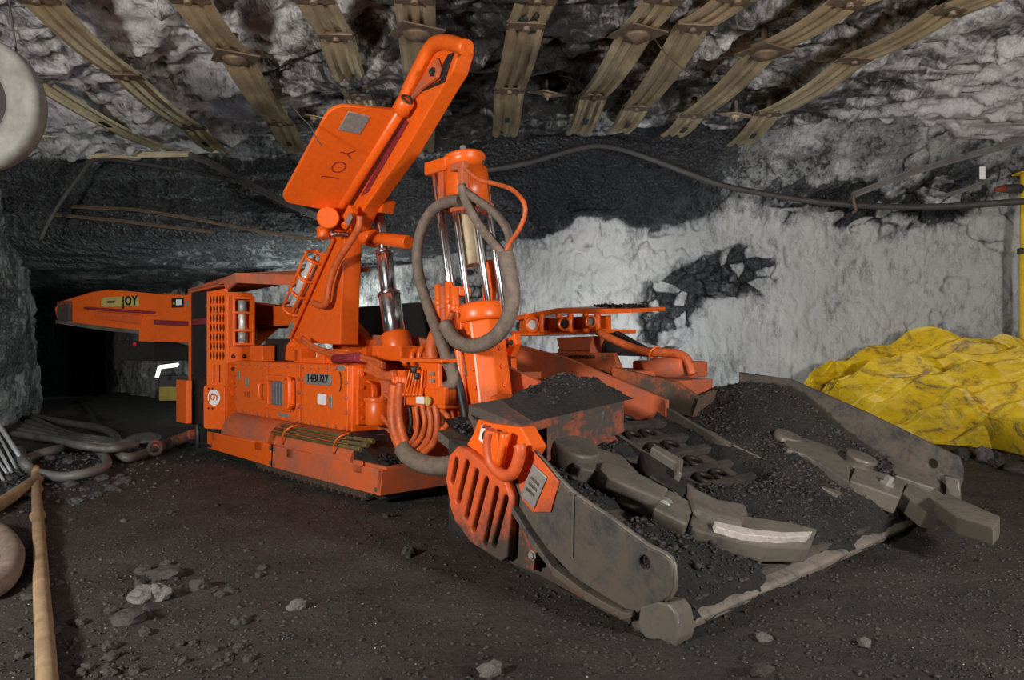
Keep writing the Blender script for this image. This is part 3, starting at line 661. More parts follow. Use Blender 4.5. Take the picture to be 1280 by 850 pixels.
# deck under the compartment, and the cable entry
P_(B().lohi((-6.25, .36, .10), (-5.55, .9, .13), .004), 'step_plate', 'darkmetal')
P_(B().cyl(S(247, 530, .36), S(247, 560, .36), .025), 'step_post', 'darkmetal')

# conveyor tail boom, swung to the near side
sw = math.radians(20); bd = V((-math.cos(sw), -math.sin(sw), 0)); bo = V((-5.35, 1.10, 0)); bn = V((-math.sin(sw), math.cos(sw), 0))*1.0
bn = V((math.sin(sw)*-1, math.cos(sw), 0))
def BT(t, z, off=0.0): return bo+bd*t+V((0, 0, z))+bn*off
def Bm(t0=0, off=0): return Matrix(((bd.x*-1, 0, -bn.x, 0), (bd.y*-1, 0, -bn.y, 0), (0, 1, 0, 0), (0, 0, 0, 1)))
side = [(0, 1.29), (0, 1.47), (.9, 1.55), (1.62, 1.63), (2.9, 1.75), (3.25, 1.73), (3.9, 1.63), (4.0, 1.55), (3.95, 1.42), (3.6, 1.34), (2.9, 1.30), (2.2, 1.24), (1.6, 1.10), (1.3, 1.08), (1.0, 1.28)]
bm_side = P_(B().poly_prism([BT(t, z) for t, z in side], bn*.03, .004), 'tail_boom_side', 'orange')
P_(B().poly_prism([BT(t, z, .78) for t, z in side], bn*.03, .004), 'tail_boom_side', 'orange')
b = B(); b.poly_prism([BT(0, 1.30, .03), BT(3.95, 1.45, .03), BT(3.95, 1.50, .03), BT(0, 1.36, .03)], bn*.75); P_(b, 'tail_boom_floor', 'darkmetal')
b = B(); b.poly_prism([BT(1.5, 1.08, -.02), BT(2.2, 1.21, -.02), BT(3.0, 1.26, -.02), BT(3.95, 1.36, -.02), BT(3.95, 1.40, -.02), BT(2.9, 1.30, -.02), BT(2.2, 1.25, -.02), BT(1.5, 1.12, -.02)], bn*.84, .006); P_(b, 'belly_edge', 'steel')
b = B(); b.cyl(BT(3.85, 1.50, .0), BT(3.85, 1.50, .8), .13); P_(b, 'tail_roller', 'orange_worn')
b = B(); b.lohi((-.12, -.05, -.13), (.12, .0, .13), .01); o = b.done('tail_bearing', 'orange_worn', LD); o.location = BT(3.75, 1.50, 0); o.rotation_euler = (0, 0, sw)
SB = lambda off: Matrix(((-bd.x, 0, -bn.x, 0), (-bd.y, 0, -bn.y, 0), (0, 1, 0, 0), (0, 0, 0, 1)))
def boom_m(t, z, off): m = SB(0); p = BT(t, z, off); m = m.copy(); m.col[3] = (p.x, p.y, p.z, 1); return m
pan1 = plate('boom_cover', [(-.82, -.28), (.62, -.30), (.62, .20), (-.82, .27)], [], .02, boom_m(1.52, 1.41, -.014), 'orange', LD)
plate('stripe', [(-.55, -.02), (.62, -.07), (.62, -.015), (-.55, .035)], [], .004, boom_m(1.52, 1.34, -.028), 'redband', pan1)
plate('sticker', rrect(-.10, -.055, .10, .055, .01), [], .004, boom_m(1.67, 1.56, -.028), 'ink', pan1, 'black and white pictogram sticker')
plate('sticker', rrect(-.035, -.04, .065, .025, .004), [], .005, boom_m(1.66, 1.57, -.030), 'white', pan1); plate('sticker', rrect(-.075, -.03, -.045, .0, .004), [], .005, boom_m(1.67, 1.57, -.030), 'olive', pan1)
plate('sticker', rrect(-.08, -.03, .08, .03, .025), [], .004, boom_m(1.46, 1.55, -.028), 'greyplate', pan1)
jm = boom_m(2.70, 1.60, -.006)
plate('name_plate', rrect(-.36, -.06, .36, .06, .05), [], .008, jm, 'olive', bm_side, 'olive yellow plate lettered JOY')
text('lettering', 'JOY', .145, boom_m(2.52, 1.60, -.012), 'ink', bm_side, None, .002, 1.15, .006)
plate('dash', rrect(-.07, -.012, .07, .012, .004), [], .003, boom_m(2.86, 1.60, -.013), 'ink', bm_side)
b = B(); b.poly_prism([BT(2.05, 1.44, -.02), BT(3.3, 1.52, -.02), BT(3.3, 1.55, -.02), BT(2.05, 1.47, -.02)], bn*-.05, .004); P_(b, 'boom_rail', 'redband')
b = B(); b.poly_prism([BT(2.3, 1.33, -.02), BT(3.0, 1.40, -.02), BT(3.05, 1.49, -.02), BT(2.25, 1.43, -.02)], bn*-.04, .006); P_(b, 'boom_bracket', 'orange_worn')
b = B(); b.lohi((-.35, -.25, -.12), (.35, .25, .12), .01); o = b.done('tail_bumper', 'darkmetal', LD); o.location = BT(2.6, 1.02, .35); o.rotation_euler = (0, 0, sw)
b = B(); b.cyl(BT(2.55, 1.10, .085), BT(2.55, 1.10, .06), .02); P_(b, 'marker_lamp', 'red_light')

# centre conveyor trough between boom and pan
tl = [(-3.95, 1.18), (-3.2, 1.16), (-2.3, 1.0), (-1.35, .72)]
for r in (1.10, 1.86):
    b = B(); b.poly_prism([V((x, r, z)) for x, z in tl]+[V((x, r, z-.32)) for x, z in tl[::-1]], (0, .04, 0), .004); P_(b, 'trough_side', 'orange_dusty')
b = B(); b.poly_prism([V((x, 1.14, z-.22)) for x, z in tl]+[V((x, 1.14, z-.26)) for x, z in tl[::-1]], (0, .72, 0)); P_(b, 'trough_floor', 'darkmetal')
b = B(); b.poly_prism([S(430, 385, 1.5), S(520, 378, 1.5), S(560, 392, 1.5), S(566, 440, 1.5), S(440, 452, 1.5)], (0, .05, 0)); P_(b, 'trough_belting', 'black')
b = B(); b.poly_prism([S(428, 400, 1.12), S(446, 400, 1.12), S(470, 425, 1.12), S(470, 452, 1.12), S(428, 440, 1.12)], (0, -.10, 0), .006); P_(b, 'deck_bracket', 'orange')

# raised roof-support arm
b = B(); b.poly_prism([S(p[0], p[1], .72) for p in ((361, 427), (425, 431), (427, 360), (430, 300), (446, 262), (434, 256), (420, 268), (412, 296))], (0, .17, 0), .012); ar = P_(b, 'arm_column', 'orange')
a, c = S(364, 424, .70), S(419, 300, .70); d_ = (c-a).normalized(); nrm = V((-d_.z, 0, d_.x))
chp = [a-nrm*.0, a+nrm*.09, c+nrm*.07, c]
b = B(); b.poly_prism(chp, (0, -.02, 0), .004); b.poly_prism([p+V((0, .15, 0)) for p in chp], (0, .02, 0), .004); P_(b, 'arm_channel', 'orange')
def along(t, off=0, r=.66): return V((a.x+(c.x-a.x)*t+nrm.x*off, r, a.z+(c.z-a.z)*t+nrm.z*off))
b = B(); b.cyl(along(.28, .10), along(.72, .10), .045).cyl(along(.40, .10), along(.60, .10), .055); P_(b, 'arm_lamp', 'lampglass', 'pale lamp tube inside the hoops')
b = B()
for t_ in (.24, .42, .58, .76): b.ring(along(t_, .10), d_, .085, .013, 20)
for k in range(4):
    q = k*PI/2+.5; o_ = nrm*(math.cos(q)*.085)+V((0, math.sin(q)*.085, 0)); b.cyl(along(.22, .10)+o_, along(.78, .10)+o_, .011)
P_(b, 'arm_lamp_cage', 'orange')
for t_ in (.08, .92):
    b = B(); b.poly_prism([along(t_-.06, .01, .70), along(t_+.06, .01, .70), along(t_+.06, .07, .70), along(t_-.06, .07, .70)], (0, -.03, 0), .002); b.done('sticker', 'greyplate', ar)
# hose along the arm
P_(B().tube([S(*p, .63) for p in ((450, 270), (448, 285), (436, 305), (420, 330), (412, 355), (408, 378), (400, 382), (393, 379))], .028, 8, 6), 'arm_hose', 'hose_orange')
# upper beam
b = B(); b.poly_prism([S(p[0], p[1], .72) for p in ((424, 266), (506, 130), (524, 90), (542, 56), (552, 50), (575, 57), (566, 88), (556, 104), (507, 188), (456, 260), (444, 286), (430, 290))], (0, .13, 0), .01); bmn = P_(b, 'arm_beam', 'orange')
pts = [S(p[0], p[1], .70) for p in ((505, 128), (513, 108), (527, 80), (537, 62), (546, 54), (560, 53), (584, 60))]
P_(B().tube(pts, .052, 12, 5), 'beam_lip', 'orange')
b = B(); b.poly_prism([S(p[0], p[1], .71) for p in ((514, 128), (530, 100), (549, 73), (553, 86), (550, 98), (530, 112))], (0, -.03, 0), .006); hp = P_(b, 'beam_gusset', 'orange_dusty')
bolt(hp, S(541, 90, .68), NEAR, .022, 'darkmetal')
b = B(); b.poly_prism([S(p[0], p[1], .715) for p in ((527, 115), (552, 100), (555, 80), (562, 68), (568, 66), (562, 82), (556, 103))], (0, -.012, 0), .003); P_(b, 'beam_slot', 'ink')
b = B(); b.poly_prism([S(p[0], p[1], .715) for p in ((497, 166), (508, 150), (511, 153), (460, 240), (452, 245))], (0, -.008, 0), .002); P_(b, 'beam_recess', 'redband')
HA, HB = S(424, 262, .64), S(503, 134, .64); hd = (HB-HA).normalized()
P_(B().cyl(HA, HB, .042, None, 18), 'hinge_tube', 'orange')
P_(B().cyl(HB-hd*.04, HB+hd*.07, .062, None, 18), 'hinge_end', 'orange'); P_(B().cyl(HA-hd*.10, HA-hd*.02, .055, None, 18), 'hinge_end', 'orange')
B().ring(HB+hd*.072, hd, .036, .010, 18).done('hinge_ring', 'darkmetal', bmn)
# hinged roof shield, cut with the maker's name, sticking out to the near side
hw = V((.03, -1, .03)); hw = (hw-hd*hw.dot(hd)).normalized(); L = (HB-HA).length
qa, qb = S(357, 240, .20), S(412, 118, .20)
Wd = 0.5*((qa-HA).dot(hw)+(qb-HB).dot(hw)); ua, ub = (qa-HA).dot(hd), (qb-HA).dot(hd)
sm = basis(HA, hd, hw)
Wd *= 1.13; ub += .07; ua -= .03
u0, u1 = -0.02, L-.02
shape = [(u0, 0), (u1, 0)]+[(ub-.10, Wd)][:0]
def corner(cx, cy, r, a0, a1, k=5): return [(cx+r*math.cos(math.radians(a0+(a1-a0)*q/k)), cy+r*math.sin(math.radians(a0+(a1-a0)*q/k))) for q in range(k+1)]
shape = [(u0, 0), (u1, 0)]+corner(ub-.13, Wd-.13, .13, 10, 90)+corner(ua+.10, Wd-.10, .10, 90, 170)
sh = plate('roof_shield', shape, [], .028, sm, 'orange', LD)
nz = (sm.to_3x3() @ V((0, 0, 1)))
facing = 1 if nz.dot(loc(V((0, 0, CAMZ)))-HA) > 0 else -1
def on_shield(u, v, off=.0165): return HA+hd*u+hw*v+nz*facing*off
mt = basis(on_shield(L*.80, Wd*.57), hd, hw); mt = mt if facing > 0 else basis(on_shield(L*.80, Wd*.57), hd, -hw)
plate('patch', rrect(-.085, -.085, .085, .085, .004), [], .004, mt, 'greyplate', sh, 'square grey patch')
cpt = on_shield(L*.44, Wd*.44)
tm = basis(cpt, hd, hw*-1 if facing < 0 else hw)
ty_ = V((tm.col[1][0], tm.col[1][1], tm.col[1][2])); tz_ = V((tm.col[2][0], tm.col[2][1], tm.col[2][2]))
# letters run along the hinge and read upside down, as in the photograph
tm2 = Matrix(((hd.x, hw.x, nz.x, cpt.x), (hd.y, hw.y, nz.y, cpt.y), (hd.z, hw.z, nz.z, cpt.z), (0, 0, 0, 1)))
text('stencil_letters', 'JOY', .165, tm2 @ Matrix.Diagonal((1, -1, 1, 1)), 'redband', sh, 'stencilled letters upside down', .0015, 1.25, -.004)
# knob and pin at the elbow
P_(B().cyl(S(410, 272, .80), S(410, 272, .48), .085, None, 18).cyl(S(404, 284, .62), S(405, 298, .62), .055), 'elbow_knuckle', 'orange')
P_(B().cyl(S(414, 293, .58), S(434, 293, .70), .022), 'elbow_pin', 'chrome')
b = B(); p = S(438, 268, .62); b.box(p, (.12, .06, .08), Matrix.Rotation(-.7, 3, 'Y'), .01); b.cyl(S(430, 283, .6), S(437, 276, .66), .03); P_(b, 'elbow_valve', 'orange')
b = B(); b.box(S(436, 274, .565), (.09, .008, .06), Matrix.Rotation(-.7, 3, 'Y'), .002); P_(b, 'tag_plate', 'greyplate')
P_(B().cyl(S(460, 296, .9), S(511, 303, .9), .052, None, 16).cyl(S(449, 292, .9), S(468, 298, .9), .075, None, 16), 'beam_link', 'orange')
# base lugs
b = B()
for px in (377, 406, 433):
    p = S(px, 432, .64); b.lohi((p.x-.06, .60, .94), (p.x+.06, .75, 1.06), .01)
b.lohi((S(372, 440, .6).x, .62, .93), (S(445, 440, .6).x, 1.2, .985), .01); P_(b, 'arm_base', 'orange')
b = B(); p = S(369, 428, .62); b.poly_prism([S(q[0], q[1], .60) for q in ((356, 450), (372, 452), (373, 430), (366, 423), (357, 432))], (0, .10, 0), .008); bl = P_(b, 'arm_lug', 'orange')
bolt(bl, S(365, 432, .60), NEAR, .03)
for q in range(2): P_(B().tube([S(p[0], p[1]+q*4, .60) for p in ((378, 422), (392, 432), (415, 440), (440, 443), (462, 448), (480, 455))], .016, 7, 6), 'deck_hose', 'hose_orange')
P_(B().cyl(S(418, 449, .58), S(449, 447, .58), .035, .04, 12), 'deck_tube', 'redband')
# lift cylinder
def cpx(x, y, r=.92): return S(x, y, r)
lc = P_(B().cyl(cpx(499, 447), cpx(494, 416), .118, None, 22).lohi(cpx(481, 450)-V((0, .12, .0)), cpx(518, 432)+V((0, .16, 0)), .012), 'lift_cylinder', 'orange')
B().cyl(cpx(494, 418), cpx(486, 366), .085, None, 22).cyl(cpx(486.5, 369), cpx(486, 366), .092, None, 22).done('piston_stage', 'chrome', lc)
B().cyl(cpx(486.5, 368), cpx(480, 314), .064, None, 20).cyl(cpx(480.4, 317), cpx(480, 313), .072, None, 20).done('piston_stage', 'chrome', lc)
B().cyl(cpx(480, 315), cpx(473, 262), .045, None, 18).done('piston_stage', 'chrome', lc)
P_(B().poly_prism([S(p[0], p[1], .84) for p in ((452, 264), (466, 243), (479, 249), (476, 266))], (0, .12, 0), .012), 'cylinder_clevis', 'orange')

# drill mast
ra = 0.90
def mp(x, y, r=ra): return S(x, y, r)
m0, m1, mtop = mp(612, 500), mp(602, 400), mp(577, 200); ax = (mtop-m0).normalized()
u_ = ax.cross(V((0, 1, 0))).normalized(); v_ = ax.cross(u_)
def mx(t, a_=0, b_=0): return m0+(mtop-m0)*t+u_*a_+v_*b_
def MT(px, py): p = mp(px, py); return (p-m0).dot(ax)/(mtop-m0).length
sgn = 1 if u_.x > 0 else -1
def frontward(x): return u_*sgn*x
b = B(); oc = [frontward(.17*math.cos(q*PI/4+PI/8))+v_*(.16*math.sin(q*PI/4+PI/8)) for q in range(8)]
b.poly_prism([m0-ax*.12+p for p in oc], ax*((m1-m0).length+.10), .012); ja = P_(b, 'mast_jacket', 'orange')
P_(B().box(m0+frontward(-.20)+ax*.16, (.12, .22, .60), None, .01), 'mast_rail', 'orange_worn')
for k in range(4): bolt(ja, m0+ax*(.08+.12*k)+frontward(.168)+v_*(.0), u_*sgn, .012); bolt(ja, m0+ax*(.08+.12*k)-V((0, .155, 0))+frontward(.05), NEAR, .011)
P_(B().lathe([(.165, 0), (.175, .02), (.175, .10), (.16, .12)], m1-ax*.02, ax, 24).box(m1+frontward(-.10)+ax*.0, (.16, .34, .10), None, .01), 'mast_collar', 'orange')
tt = MT(583, 238); 
for (x_, y_) in ((-.19, -.06), (-.145, -.12), (-.10, -.02), (.0, -.10), (.135, -.04), (.16, .06)):
    P_(B().cyl(m1+frontward(x_)+V((0, y_, 0))+ax*.02, mx(.97)+frontward(x_-.02)+V((0, y_, 0)), .021, None, 12), 'guide_rod', 'chrome')
P_(B().cyl(mx(.55)+frontward(.0), mx(.86), .062, None, 16), 'drill_tube', 'tanplate')
P_(B().cyl(mx(.78), mx(.90), .068, None, 16), 'drill_sleeve', 'orange')
b = B()
for k in range(26):
    for s_ in (-.075, .085):
        b.box(mx(.56+.011*k)+frontward(s_)+V((0, .02, 0)), (.035, .03, .018), None, .004)
P_(b, 'feed_chain', 'darkmetal')
b = B(); b.lohi(mx(.45)+frontward(.03)-V((.03, -.05, .35)), mx(.45)+frontward(.10)+V((0, .09, .18)), .006); P_(b, 'inner_rail', 'orange')
hb, ht = mx(MT(590, 262)), mx(MT(588, 192))
hd_ = P_(B().lathe([(.150, 0), (.150, (ht-hb).length*.72), (.135, (ht-hb).length*.74), (.135, (ht-hb).length*.92), (.145, (ht-hb).length*.94), (.145, (ht-hb).length)], hb+frontward(.03), ax, 26), 'drill_head', 'orange')
P_(B().cyl(ht+frontward(.03), ht+ax*.08+frontward(.03), .022), 'drill_chuck', 'greyplate')
P_(B().box(mx(.985)+frontward(-.12)-V((0, .02, 0)), (.24, .26, .09), None, .012), 'head_bracket', 'orange')
P_(B().box(mx(.88)+frontward(-.11)-V((0, .08, 0)), (.07, .10, .28), None, .008), 'head_slide', 'orange_dusty')
b = B(); b.lohi(mp(572, 262, .74)-V((.02, .05, .02)), mp(603, 252, .74)+V((0, .10, 0)), .008); b.box(mp(574, 208, .72), (.14, .05, .05), None, .01); b.box(mp(579, 228, .72), (.05, .06, .20), None, .01); P_(b, 'hose_manifold', 'orange_dusty')
def hose(pts, r, rad, m, ridges=0.0, name='hydraulic_hose', sub=8): return P_(B().tube([S(p[0], p[1], r) for p in pts], rad, 9, sub, ridges), name, m)
hose(((576, 250), (560, 252), (543, 261), (529, 282), (522, 312), (524, 345), (533, 376), (544, 408), (556, 440), (566, 470), (563, 482), (553, 482), (549, 476)), .66, .038, 'hose')
hose(((632, 316), (637, 340), (641, 368), (636, 396), (622, 418), (603, 430), (584, 432), (568, 424), (556, 405)), .62, .047, 'hose', .045, 'sleeved_hose_bundle')
hose(((577, 232), (582, 250), (596, 276), (612, 298), (630, 318)), .64, .030, 'hose')
hose(((580, 238), (597, 250), (614, 262), (630, 280), (637, 300), (634, 318)), .66, .026, 'hose')
hose(((583, 212), (598, 224), (620, 230), (640, 237), (654, 252), (656, 268), (648, 288), (637, 304), (632, 318)), .64, .014, 'hose_orange')
hose(((566, 390), (560, 410), (566, 420)), .66, .02, 'hose_orange')
# valve cluster left of the mast
for px, t0, t1, m_ in ((548, 356, 402, 'orange'), (554.5, 358, 408, 'orange_dusty'), (561, 352, 402, 'orange'), (568, 358, 412, 'orange')):
    b = B(); b.cyl(S(px+2, t1, .72), S(px, t0, .72), .030, None, 10).cyl(S(px+1, (t0+t1)/2+4, .72), S(px+.5, (t0+t1)/2-4, .72), .036, None, 10); P_(b, 'feed_valve', m_)
P_(B().lohi(S(546, 372, .74), S(574, 358, .74)+V((0, .1, 0)), .008), 'valve_rack', 'orange')
for k in range(4): hose(((550+6*k, 404), (553+6*k, 420), (560+5*k, 436), (566+5*k, 470)), .74, .016, 'hose')
hose(((556, 410), (545, 418), (540, 440), (546, 462), (556, 478)), .80, .05, 'hose_orange')
hose(((572, 430), (576, 470), (582, 520)), .72, .028, 'orange', 0, 'feed_pipe'); hose(((566, 440), (574, 480), (583, 525)), .70, .03, 'black')
P_(B().lohi(S(565, 500, .78), S(581, 425, .78)+V((0, .10, 0)), .01), 'mast_guide', 'orange_worn')
b = B()
for k in range(3): b.ring(S(532-9*k, 445+3*k, .95), (1, .2, 0), .07, .022, 18)
P_(b, 'ribbed_boot', 'orange')
# hydraulic valve bank in front of the control box
vb = P_(B().lohi(S(507, 506, .58), S(556, 487, .58)+V((0, .12, 0)), .008).lohi(S(500, 452, .56), S(551, 449, .56)+V((0, .2, 0)), .004), 'valve_bank', 'orange')
b = B(); b.poly_prism([S(p[0], p[1], .60) for p in ((524, 452), (548, 452), (549, 486), (523, 486))], (0, .03, 0), .004); b.lohi(S(548, 505, .55), S(556, 484, .55)+V((0, .03, 0)), .004); b.done('valve_bracket', 'orange', vb)
for k in range(2): B().box(S(540, 467+9*k, .592), (.05, .006, .025), None, .002).done('tag_plate', 'greyplate', vb)
for k in range(6):
    p, q = S(505+4.1*k, 493, .545), S(513+3.0*k, 462, .56)
    B().cyl(p, q, .008, None, 8).cyl(p-(q-p)*.06, p+(q-p)*.05, .016, None, 8).done('valve_lever', 'orange', vb)
B().cyl(S(517, 466, .54), S(517, 458, .54), .022).cyl(S(521, 474, .54), S(521, 466, .54), .02).done('valve_cap', 'darkmetal', vb)
B().lohi(S(520, 504, .572), S(530, 496, .572)+V((0, .004, 0)), 0).done('sticker', 'white', vb)
B().lathe([(.028, 0), (.03, .02)], S(537, 501, .565), NEAR, 16).done('pressure_gauge', 'olive', vb)
b = B(); b.lohi(S(493, 475, .62), S(506, 463, .62)+V((0, .08, 0)), .006)
for k in range(4): b.cyl(S(493+4*k, 470, .58), S(493+4*k, 484, .58), .022, None, 8)
P_(b, 'hose_manifold', 'orange')
for k in range(3):
    hose(((462-2*k, 452+5*k), (472, 461+4*k), (482, 468+2*k), (494, 466+3*k)), .60, .024, 'hose_orange')
hose(((494, 480), (491, 510), (493, 536), (500, 556), (506, 566)), .55, .042, 'hose_orange'); hose(((501, 478), (499, 505), (501, 532), (508, 556)), .56, .032, 'hose_orange')
hose(((503, 560), (512, 571), (527, 579), (547, 583), (568, 580), (585, 570), (598, 552)), .52, .062, 'hose', .04, 'sleeved_hose_bundle')
hose(((520, 508), (522, 530), (518, 548), (507, 560)), .56, .018, 'hose_orange'); hose(((528, 506), (531, 528), (526, 548), (512, 562)), .57, .02, 'hose_orange')
hose(((536, 508), (539, 530), (534, 552), (520, 566)), .58, .022, 'hose_orange'); hose(((544, 506), (547, 528), (543, 552), (527, 569)), .58, .024, 'hose_orange')
hose(((512, 508), (514, 530), (510, 545)), .60, .014, 'black'); hose(((552, 512), (560, 522), (557, 534), (546, 538)), .60, .018, 'hose_orange')
hose(((490, 536), (478, 520), (475, 505), (481, 494), (491, 500)), .62, .018, 'hose_orange')
b = B(); b.lohi(S(503, 535, .66), S(518, 509, .66)+V((0, .06, 0)), .006); vp = P_(b, 'port_block', 'orange')
bolt(vp, S(508, 517, .655), NEAR, .012); bolt(vp, S(508, 528, .655), NEAR, .012)
# swing frame plates right of the mast
b = B(); b.poly_prism([S(p[0], p[1], 1.15) for p in ((624, 448), (639, 448), (640, 464), (658, 469), (656, 492), (700, 486), (700, 500), (622, 505))], (0, .05, 0), .006); P_(b, 'swing_frame', 'orange')
b = B(); b.poly_prism([S(p[0], p[1], 1.0) for p in ((626, 442), (632, 424), (643, 417), (645, 430), (638, 446))], (0, .05, 0), .006); lg = P_(b, 'lug_plate', 'orange')
for p in ((633, 432), (631, 437), (639, 428)): bolt(lg, S(*p, 1.0), NEAR, .014, 'darkmetal')

# far-side headlamp carrier and trough plates
rf = 2.30
def farp(x, y, r=rf): return S(x, y, r)
b = B(); b.poly_prism([farp(*p) for p in ((640, 396), (697, 385), (789, 386), (789, 391), (752, 393), (700, 391), (640, 401))], (0, .45, .03), .004); P_(b, 'lamp_shelf', 'orange')
b = B(); b.poly_prism([farp(*p) for p in ((640, 414), (752, 411), (752, 416), (640, 420))], (0, .45, 0), .004)
for px in (658, 677, 698, 713, 732, 747): b.cyl(farp(px, 415), farp(px, 392), .026, None, 10)
b.lohi(farp(640, 416)+V((0, .10, 0)), farp(750, 394)+V((0, .14, 0)), 0); P_(b, 'lamp_rack', 'orange')
for px, py, m_, r_ in ((669, 406, 'lampglass', .062), (709, 405, 'darkmetal', .055), (742, 402, 'greyplate', .045)):
    c = farp(px, py, rf+.02); b = B(); b.lathe([(r_*1.15, 0), (r_*1.15, .07), (r_*.8, .07), (r_*.75, .02)], c, (0.35, -1, 0), 20); h = P_(b, 'headlamp', 'orange')
    B().lathe([(r_*.72, .03), (r_*.70, .055)], c, (0.35, -1, 0), 18).done('lens', m_, h)
b = B(); b.poly_prism([farp(*p) for p in ((695, 422), (743, 420), (738, 430), (738, 441), (700, 441))], (0, .25, 0), .01); P_(b, 'carrier_pedestal', 'orange_dusty')
P_(B().tube([farp(*p) for p in ((748, 415), (770, 426), (795, 436), (815, 440), (840, 441), (856, 446), (862, 456), (866, 468))], .033, 8, 7), 'lamp_hose', 'hose_orange')
b = B(); b.poly_prism([S(p[0], p[1], 2.45) for p in ((748, 420), (770, 414), (805, 433), (815, 446), (750, 444))], (0, .04, 0), .003); P_(b, 'rubber_flap', 'black')
P_(B().ring(farp(818, 440), (.7, 0, -.5), .05, .008, 16), 'hose_clip', 'orange')
b = B(); b.poly_prism([S(p[0], p[1], 2.02) for p in ((622, 434), (680, 440), (687, 474), (640, 466))], (0, .05, 0), .006); P_(b, 'trough_wing', 'pan_orange')
b = B(); b.poly_prism([S(p[0], p[1], 2.0) for p in ((681, 441), (766, 441), (774, 460), (762, 460), (760, 505), (690, 482))], (0, .05, 0), .006); tw = P_(b, 'trough_wing', 'pan_orange')
for k in range(7): bolt(tw, S(712+5*k, 446, 1.995), NEAR, .010, 'darkmetal')
b = B(); b.poly_prism([S(p[0], p[1], 1.93) for p in ((765, 459), (845, 478), (874, 498), (866, 521), (764, 502))], (0, .05, 0), .006); b.poly_prism([S(874, 498, 1.93), S(866, 521, 1.93), S(893, 500, 2.12), S(897, 487, 2.12)], (-.04, .0, 0), .004); P_(b, 'trough_wing', 'pan_orange')
b = B(); b.lohi((-3.3, 2.06, .30), (-1.75, 2.62, .90), .01); b.lohi((-1.78, 2.10, .45), (-1.42, 2.55, .84), .01); P_(b, 'far_frame', 'orange_dusty')
c_ = farp(720, 441); P_(B().lohi((c_.x-.22, 2.30, .88), (c_.x+.16, 2.55, 1.06), .01), 'carrier_base', 'orange_dusty')
b = B(); b.cyl(S(815, 462, 2.35), S(860, 457, 2.35), .085, None, 18).lohi(S(790, 470, 2.4), S(862, 452, 2.4)+V((0, .25, 0)), .02); P_(b, 'swing_cylinder', 'orange_dusty')

# gathering pan
b = B(); 
PZ_ = lambda f, r, h=0: V((f, r, 0.07-0.40*f+h))
b.poly_prism([PZ_(-1.45, .02), PZ_(-.04, .02), PZ_(-.04, 1.08), PZ_(-1.45, 1.08)], (0, 0, -.05)); b.poly_prism([PZ_(-1.45, 1.90), PZ_(-.04, 1.90), PZ_(-.04, 2.90), PZ_(-1.45, 2.90)], (0, 0, -.05))
b.poly_prism([PZ_(-.46, 1.07), PZ_(-.04, 1.07), PZ_(-.04, 1.91), PZ_(-.46, 1.91)], (0, 0, -.05)); b.poly_prism([PZ_(-1.5, 1.07, -.10), PZ_(-.4, 1.07, -.05), PZ_(-.4, 1.91, -.05), PZ_(-1.5, 1.91, -.10)], (0, 0, -.05))
pan = P_(b, 'pan_deck', 'steel_plate')
for r in (1.08, 1.87): B().poly_prism([PZ_(-1.4, r, .06), PZ_(-.42, r, .02), PZ_(-.42, r, -.06), PZ_(-1.4, r, -.1)], (0, .035, 0), .004).done('trough_edge', 'steel', pan)
b = B(); b.poly_prism([(-.26, .10, .158), (.0, .10, .045), (.012, .10, .03), (.0, .10, .0), (-.22, .10, .03)], (0, 2.83, 0), .006); P_(b, 'lip_bar', 'lip', 'worn bare front lip')
b = B(); b.poly_prism([S(p[0], p[1], -.02) for p in ((800, 758), (822, 752), (836, 755), (845, 765), (848, 780), (849, 798), (845, 808), (836, 811), (820, 806), (804, 796), (797, 780))], (0, .10, 0), .010); P_(b, 'lip_corner', 'steel')
b = B(); b.poly_prism([S(p[0], p[1], .0) for p in ((783, 758), (800, 754), (804, 785), (806, 796), (790, 786))], (0, .10, 0), .012); P_(b, 'lip_corner', 'steel_plate')
# near side plate
spl = [(651, 534), (667, 561), (690, 587), (718, 616), (765, 648), (811, 682), (832, 692), (840, 698), (844, 707), (843, 737), (840, 745), (832, 750), (800, 765), (784, 760), (722, 722), (680, 678), (654, 639), (640, 600), (640, 560)]
sp = plate('side_plate', [sxz(p, 0) for p in spl], [circ(sxz((809, 702), 0), .026)], .036, SIDE(.0), 'steel_plate', LD, 'dark worn plate with a round hole', .006)
B().poly_prism([S(717, 617, -.02), S(718.5, 617, -.02), S(717.5, 697, -.02), S(716, 697, -.02)], (0, -.008, 0), .002).done('weld_seam', 'steel', sp)
B().poly_prism([S(p[0], p[1], -.018) for p in ((640, 560), (651, 536), (667, 563), (684, 582), (700, 602), (690, 640), (668, 640), (655, 625))], (0, -.010, 0), .003).done('upper_plate', 'orange_worn', sp)
rim = [S(p[0], p[1], .0) for p in ((651, 534), (667, 561), (690, 587), (718, 616), (765, 648), (811, 682), (832, 692), (843, 706), (843, 737), (833, 750))]
B().tube(rim, .011, 6, 2).done('plate_rim', 'steel', sp)
b = B(); lowr_ = [(645, 622), (668, 660), (700, 705), (740, 735), (784, 760), (796, 762)]
for a_, c_ in zip(lowr_, lowr_[1:]): b.poly_prism([S(a_[0], a_[1], -.01), S(c_[0], c_[1], -.01), S(c_[0], c_[1]+7, -.01), S(a_[0], a_[1]+11, -.01)], (0, -.05, 0), .003)
P_(b, 'plate_flange', 'steel_plate')
sk = [(640, 640), (670, 664), (700, 708), (740, 738), (784, 764), (795, 770), (790, 778), (760, 765), (720, 742), (680, 720), (640, 703)]
hl = [circ(sxz(p, .06), .016) for p in ((682, 705), (698, 715), (716, 727), (736, 740))]
skp = plate('skid_plate', [sxz(p, .06) for p in sk], hl, .03, SIDE(.06), 'orange_worn', LD)
